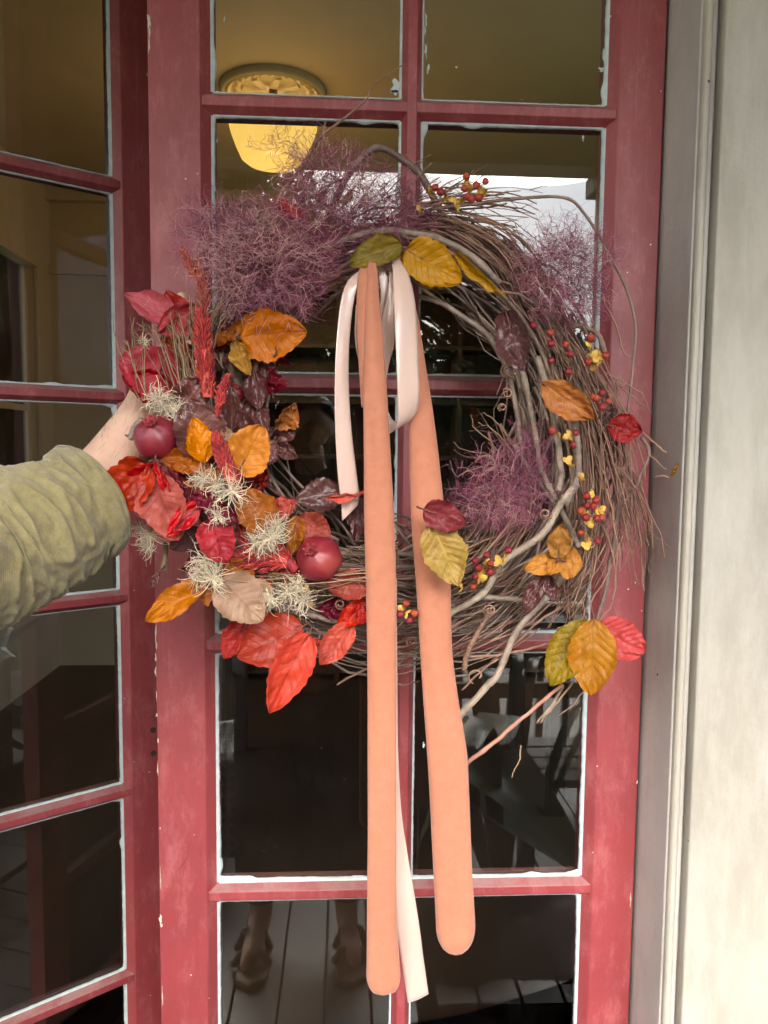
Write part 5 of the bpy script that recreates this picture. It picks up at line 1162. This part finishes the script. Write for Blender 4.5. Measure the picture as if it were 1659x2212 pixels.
def person(label, cx, cy, face, la, ra, lfing, rfing, top, bottom, sandals=False, stance=.14, skip_r_sleeve=False):
    """face: heading angle; la/ra: (shoulder, elbow, mid forearm, wrist, palm) in world coordinates"""
    root = tag(empty('person', (cx, cy, 0)), label, 'person')
    fx, fy = math.cos(face), math.sin(face); rx_, ry_ = fy, -fx                      # forward, right
    W_ = lambda r, f, z: np.array([cx + r * rx_ + f * fx, cy + r * ry_ + f * fy, z])
    N = {}; E_ = []
    N['pelvis'] = (W_(0, 0, .95), (.15, .11)); 
    chain(N, E_, ['waist', 'chest', 'upper', 'neck', 'throat', 'skull', 'top'], [W_(0, 0, 1.10), W_(0, .01, 1.26), W_(0, 0, 1.40), W_(0, .005, 1.49), W_(0, .012, 1.545), W_(0, .02, 1.625), W_(0, .01, 1.70)], [(.125, .095), (.145, .10), (.12, .085), .055, .062, (.082, .098), .062], 'pelvis')
    chain(N, E_, ['nose', 'nosetip'], [W_(0, .095, 1.615), W_(0, .122, 1.598)], [.016, .010], 'skull')
    chain(N, E_, ['chin'], [W_(0, .075, 1.548)], [.028], 'throat')
    for sg, nm in ((-1, 'l'), (1, 'r')):
        chain(N, E_, [nm + 'ear'], [W_(sg * .088, .0, 1.615)], [.018], 'skull')
        chain(N, E_, [nm + 'hip', nm + 'thigh', nm + 'knee', nm + 'calf', nm + 'ankle', nm + 'foot', nm + 'toe'], [W_(sg * .09, 0, .86), W_(sg * .11, .01, .68), W_(sg * .125, .02, .48), W_(sg * stance, 0, .32), W_(sg * stance, -.02, .09), W_(sg * (stance + .012), .07, .05), W_(sg * (stance + .03), .16, .035)], [.098, .082, .06, .056, .038, (.042, .034), (.045, .02)], 'pelvis')
    fings = []
    for arm, nm, fg in ((la, 'l', lfing), (ra, 'r', rfing)):
        chain(N, E_, [nm + x for x in ('shoulder', 'elbow', 'mid', 'wrist', 'palm')], arm, [.062, .043, .041, .031, (.036, .02)], 'upper')
        for i, f_ in enumerate(fg):
            chain(N, E_, [f'{nm}f{i}{j}' for j in range(len(f_))], f_, ([.010, .0092, .0085, .0076] if i else [.0125, .0112, .010, .009])[:len(f_)], nm + 'palm')
    b = skinned('body', N, E_, 'pelvis', SKIN, root)
    S = {k_: (N[k_][0], tuple(np.array(N[k_][1]) + .017) if isinstance(N[k_][1], tuple) else N[k_][1] + .017) for k_ in ('pelvis', 'waist', 'chest', 'upper', 'lshoulder', 'rshoulder', 'lelbow', 'relbow')}
    if not skip_r_sleeve: S['rmid'] = (N['rmid'][0], .054)
    S['lmid'] = (N['lmid'][0], .054); S['collar'] = (W_(0, 0, 1.455), .066)
    se = [('pelvis', 'waist'), ('waist', 'chest'), ('chest', 'upper'), ('upper', 'collar'), ('upper', 'lshoulder'), ('upper', 'rshoulder'), ('lshoulder', 'lelbow'), ('rshoulder', 'relbow'), ('lelbow', 'lmid')] + ([] if skip_r_sleeve else [('relbow', 'rmid')])
    skinned('shirt', S, se, 'pelvis', top, root)
    Tn = {k_: (N[k_][0], tuple(np.array(N[k_][1]) + .014) if isinstance(N[k_][1], tuple) else N[k_][1] + .034) for k_ in ('pelvis', 'lhip', 'rhip', 'lthigh', 'rthigh', 'lknee', 'rknee', 'lcalf', 'rcalf')}
    te = [('pelvis', s + 'hip') for s in 'lr'] + [(s + 'hip', s + 'thigh') for s in 'lr'] + [(s + 'thigh', s + 'knee') for s in 'lr'] + [(s + 'knee', s + 'calf') for s in 'lr']
    for s in 'lr': Tn[s + 'hem'] = (N[s + 'calf'][0] * .2 + N[s + 'ankle'][0] * .8, .076); te.append((s + 'calf', s + 'hem'))
    skinned('trousers', Tn, te, 'pelvis', bottom, root)
    # hair, eyes, lips
    c = W_(0, -.012, 1.645); V = []; n, m = 28, 16
    for i in range(m + 1):
        for j in range(n):
            a = 2 * math.pi * j / n; ph = (.62 + .10 * math.cos(a + math.pi)) * math.pi * i / m; f = math.cos(a); s_ = math.sin(a)
            ph *= (.62 if f > .3 else 1.0 if f < -.1 else .8); q = np.array([s_ * math.sin(ph) * .095, f * math.sin(ph) * .112, math.cos(ph) * .092]) * (1 + .03 * mnoise.noise((s_ * 4, f * 4, ph * 3)))
            V.append(c + np.array([q[0] * rx_ + q[1] * fx, q[0] * ry_ + q[1] * fy, q[2]]))
    link('hair', mesh_np('hair', np.array(V), np.array([(i * n + j, i * n + (j + 1) % n, (i + 1) * n + (j + 1) % n, (i + 1) * n + j) for i in range(m) for j in range(n)])), HAIR, root)
    EYE = bpy.data.materials.get('eye_white') or simple('eye_white', (.5, .48, .45, 1), bump=0); IR = bpy.data.materials.get('iris') or simple('iris', (.03, .02, .015, 1), bump=0, rough=.2)
    for sg in (-1, 1):
        p_ = W_(sg * .032, .088, 1.628); ey = MB().lathe([(.0115 * math.sin(math.pi * i / 8), -.0115 * math.cos(math.pi * i / 8)) for i in range(9)], tuple(p_), 12).build('eye', EYE, root, smooth=True)
        q_ = W_(sg * .032, .0965, 1.628); ir = MB().lathe([(.005 * math.sin(math.pi * i / 6), -.005 * math.cos(math.pi * i / 6)) for i in range(7)], tuple(q_), 10).build('iris', IR, root, smooth=True); ir.parent = ey; ir.location = (0, 0, 0)
    MB().tube([W_(-.024, .086, 1.570), W_(-.01, .097, 1.573), W_(.01, .097, 1.573), W_(.024, .086, 1.570)], [.003, .006, .006, .003], 8).build('lips', simple('lips', (.35, .13, .11, 1)), root, smooth=True)
    if sandals:
        for sg in (-1, 1):
            s0 = stance
            sa = MB(); poly = [(-.035, -.075), (.035, -.075), (.045, .0), (.055, .1), (.045, .19), (.0, .215), (-.04, .19), (-.045, .08), (-.04, 0)]
            pts = [W_(sg * (s0 + .012) + a, b_, 0) for a, b_ in poly]; sa.prism([(p_[0], p_[1]) for p_ in pts], 'z', .0, .022); so_ = sa.build('sandal', LEATH, root, bevel=.004)
            for f_, hh, ww in ((.12, .058, .05), (.05, .085, .046)):
                st = MB(); st.tube([W_(sg * (s0 + .015) - ww - .004, f_, .02), W_(sg * (s0 + .015) - ww * .6, f_, hh * .9), W_(sg * (s0 + .015), f_ - .01, hh), W_(sg * (s0 + .015) + ww * .6, f_, hh * .9), W_(sg * (s0 + .015) + ww + .004, f_, .02)], [.012] * 5, 6)
                x_ = st.build('strap', LEATH, root, smooth=True); x_.parent = so_; x_.location = (0, 0, 0)
            bu = MB().box(-.012, .012, -.003, .003, -.01, .01); p_ = W_(sg * (s0 + .015) - .02, .07, .09)
            bu2 = MB(); bu2.box(p_[0] - .010, p_[0] + .010, p_[1] - .004, p_[1] + .004, p_[2] - .012, p_[2] + .012); x_ = bu2.build('buckle', simple('steel', (.6, .6, .6, 1), rough=.3, Metallic=1.0), root); x_.parent = so_; x_.location = (0, 0, 0)
    return root, N
# the holder: the arm that enters from the left edge of the photograph
el = P(5, 1192, -.32); mid_ = P(215, 1052, -.205); wr = P(312, 900, -.125); pa = P(346, 806, -.085)
A_ = lambda *q: [P(*x) for x in q]
rf = [A_((342, 822, -.11), (362, 790, -.15), (392, 765, -.175), (415, 748, -.18)),
      A_((356, 768, -.078), (372, 716, -.074), (386, 668, -.095), (396, 634, -.12)),
      A_((372, 776, -.07), (408, 748, -.06), (436, 752, -.07), (446, 775, -.088)),
      A_((376, 800, -.068), (412, 786, -.058), (440, 795, -.07), (446, 818, -.088)),
      A_((370, 826, -.07), (402, 824, -.06), (426, 836, -.07), (430, 856, -.086))]
hx, hy = -1.02, -.62
lh = np.array([-1.30, -.60, .80])
lf = [[lh + np.array(q) for q in L_] for L_ in ([(.02, .03, -.02), (.03, .05, -.05), (.032, .06, -.075)], [(.0, .03, -.05), (.0, .035, -.085), (-.005, .03, -.115)], [(.0, .01, -.055), (.0, .012, -.095), (-.006, .006, -.125)], [(.0, -.012, -.052), (.0, -.012, -.088), (-.006, -.016, -.115)], [(.0, -.03, -.045), (0, -.034, -.074), (-.004, -.036, -.095)])]
holder, HN = person('person reaching in from the left in an olive shirt to hold the wreath', hx, hy, math.radians(60), [np.array([-1.22, -.52, 1.41]), np.array([-1.33, -.60, 1.12]), np.array([-1.32, -.60, .98]), np.array([-1.31, -.60, .88]), lh],
       [np.array([-.83, -.68, 1.41]), el, mid_, wr, pa], lf, rf, OLIVE, DARKC, skip_r_sleeve=True)
# rolled sleeve on the reaching arm
sp_ = spline([(-190, 1262, -.42, 150), (-70, 1222, -.345, 150), (0, 1188, -.315, 147), (60, 1154, -.295, 146), (110, 1127, -.275, 138), (150, 1104, -.255, 124), (178, 1090, -.245, 117), (201, 1078, -.235, 106)], 150)
V = []; m = 120; n = len(sp_)
C3 = np.array([P(u, v, y) for u, v, y, r in sp_]); T3 = np.gradient(C3, axis=0); T3 /= np.linalg.norm(T3, axis=1, keepdims=True)
rowsS = []
for i in range(n):
    s = i / (n - 1); R0 = sp_[i, 3] * .965 * pxm(sp_[i, 2]); t3 = T3[i]; e1 = np.cross(t3, (0, 1, 0)); e1 /= np.linalg.norm(e1); e2 = np.cross(t3, e1)
    cuff = 1 / (1 + math.exp(-(s - .80) * 90)); row = []
    for j in range(m):
        a = 2 * math.pi * j / m; ca, sa = math.cos(a), math.sin(a)
        w = s * 25 + 1.6 * mnoise.noise((ca * 1.1, sa * 1.1, s * 3)) + .9 * ca
        rid = (1 - abs(mnoise.noise((w * .55, ca * .9, sa * .9 + 4)))) ** 3
        f = .0072 * (rid ** 1.6 - .3) + .0026 * mnoise.noise((w * 1.3, ca * 2, sa * 2)) + .0022 * mnoise.noise((s * 40, ca * 5, sa * 5))
        f *= (1 - .75 * cuff); f += cuff * (.0085 + .0022 * mnoise.noise((ca * 2, sa * 2, s * 9))) - .009 * math.exp(-((s - .795 - .03 * ca) / .012) ** 2)
        if s > .975: f -= .004 * ((s - .975) / .025) ** 2
        row.append(C3[i] + (e1 * ca + e2 * sa) * (R0 * (.97 if abs(sa) > .5 else 1) + f))
    rowsS.append(row)
last = np.array(rowsS[-1]); cl = last.mean(0)
for kf, back in ((.95, .001), (.88, -.004), (.82, -.015), (.78, -.035)):
    rowsS.append(list(cl + (last - cl) * kf + T3[-1] * back))
n = len(rowsS); V = np.array(rowsS).reshape(-1, 3)
sl = link('sleeve', mesh_np('sleeve', V, np.array([(i * m + j, i * m + (j + 1) % m, (i + 1) * m + (j + 1) % m, (i + 1) * m + j) for i in range(n - 1) for j in range(m)])), OLIVE, holder)
sl['label'] = 'rolled olive sleeve'
ring_ = np.array(rowsS[138]); cc = ring_.mean(0); q_ = cc + (ring_ - cc) * 1.012; q_ = np.vstack([q_, q_[:1]])
se = tube_obj('seam', q_, .0011, OLIVE, holder, 6); se.parent = sl; se.location = (0, 0, 0)
# fine hair on the forearm
Ls = []
for i in range(800):
    s = rng.uniform(.0, 1.0); c = mid_ * (1 - s) + wr * s + (mid_ - el) * 0; ax = wr - mid_; ax /= np.linalg.norm(ax); e1 = np.cross(ax, (0, 1, 0)); e1 /= np.linalg.norm(e1); e2 = np.cross(ax, e1)
    a = rng.gauss(math.pi, .8) if rng.random() < .8 else rng.uniform(0, 6.28); d = e1 * math.cos(a) + e2 * math.sin(a); r = .0335 - .007 * s
    p_ = c + d * r; h_ = d * .5 + ax * .8 + nr.normal(size=3) * .25; l = rng.uniform(.006, .013); Ls.append([p_, p_ + h_ * l * .5, p_ + h_ * l + ax * l * .2])
V, q = tubes(np.array(Ls), np.tile([.00014, .00012, .00006], (len(Ls), 1)), 3); link('arm_hair', mesh_np('arm_hair', V, q), simple('arm_hair', (.10, .06, .035, 1), bump=0), holder)['kind'] = 'stuff'
# the photographer, seen only mirrored in the panes
px_, py_ = -.115, -1.20
ph_ = np.array([.03, -1.115, 1.475])
rf2 = [[np.array(q) for q in L_] for L_ in ([(.0, -1.11, 1.50), (-.02, -1.106, 1.515), (-.034, -1.104, 1.525)], [(.045, -1.108, 1.505), (.046, -1.10, 1.53), (.030, -1.10, 1.545)], [(.046, -1.106, 1.485), (.047, -1.10, 1.505), (.032, -1.10, 1.515)], [(.046, -1.106, 1.465), (.047, -1.10, 1.480), (.034, -1.10, 1.49)], [(.042, -1.106, 1.448), (.045, -1.10, 1.458), (.034, -1.10, 1.466)])]
lh2 = np.array([-.44, -1.19, .80])
lf2 = [[lh2 + (np.array(q) - lh) for q in L_] for L_ in lf]
shooter, _n = person('photographer in dark clothes and strapped sandals mirrored in the lower panes', px_, py_, math.pi / 2, [np.array([-.36, -1.23, 1.41]), np.array([-.43, -1.25, 1.12]), np.array([-.44, -1.22, .98]), np.array([-.44, -1.20, .88]), lh2],
       [np.array([.03, -1.24, 1.41]), np.array([.13, -1.27, 1.16]), np.array([.10, -1.19, 1.29]), np.array([.045, -1.145, 1.425]), ph_], lf2, rf2, DARKC, DARKC, sandals=True, stance=.135)
V = []; n, m = 20, 40
for i in range(n):
    z = .28 + (1.38 - .28) * i / (n - 1); a_ = .205 - .05 * (i / (n - 1)) ** 2; b_ = .145 - .03 * (i / (n - 1))
    for j in range(m):
        q = 2 * math.pi * j / m; w = 1 + .03 * math.sin(q * 7) * (1 - i / (n - 1)); V.append((px_ + a_ * w * math.cos(q), py_ - .012 + b_ * w * math.sin(q) * .8, z))
link('long_coat', mesh_np('long_coat', np.array(V), np.array([(i * m + j, i * m + (j + 1) % m, (i + 1) * m + (j + 1) % m, (i + 1) * m + j) for i in range(n - 1) for j in range(m)])), DARKC, shooter)
pho = tag(empty('phone', (.0, -1.094, 1.42)), 'dark phone held up in one hand by the mirrored photographer', 'phone')
PH = simple('phone_case', (.02, .02, .022, 1), bump=0, rough=.3)
MB().box(-.037, .037, -1.0985, -1.0905, 1.425, 1.575).build('phone_body', PH, pho, bevel=.004)
MB().box(-.034, .034, -1.0995, -1.0988, 1.43, 1.57).build('screen', simple('screen_glass', (.01, .01, .012, 1), bump=0, rough=.05), pho)
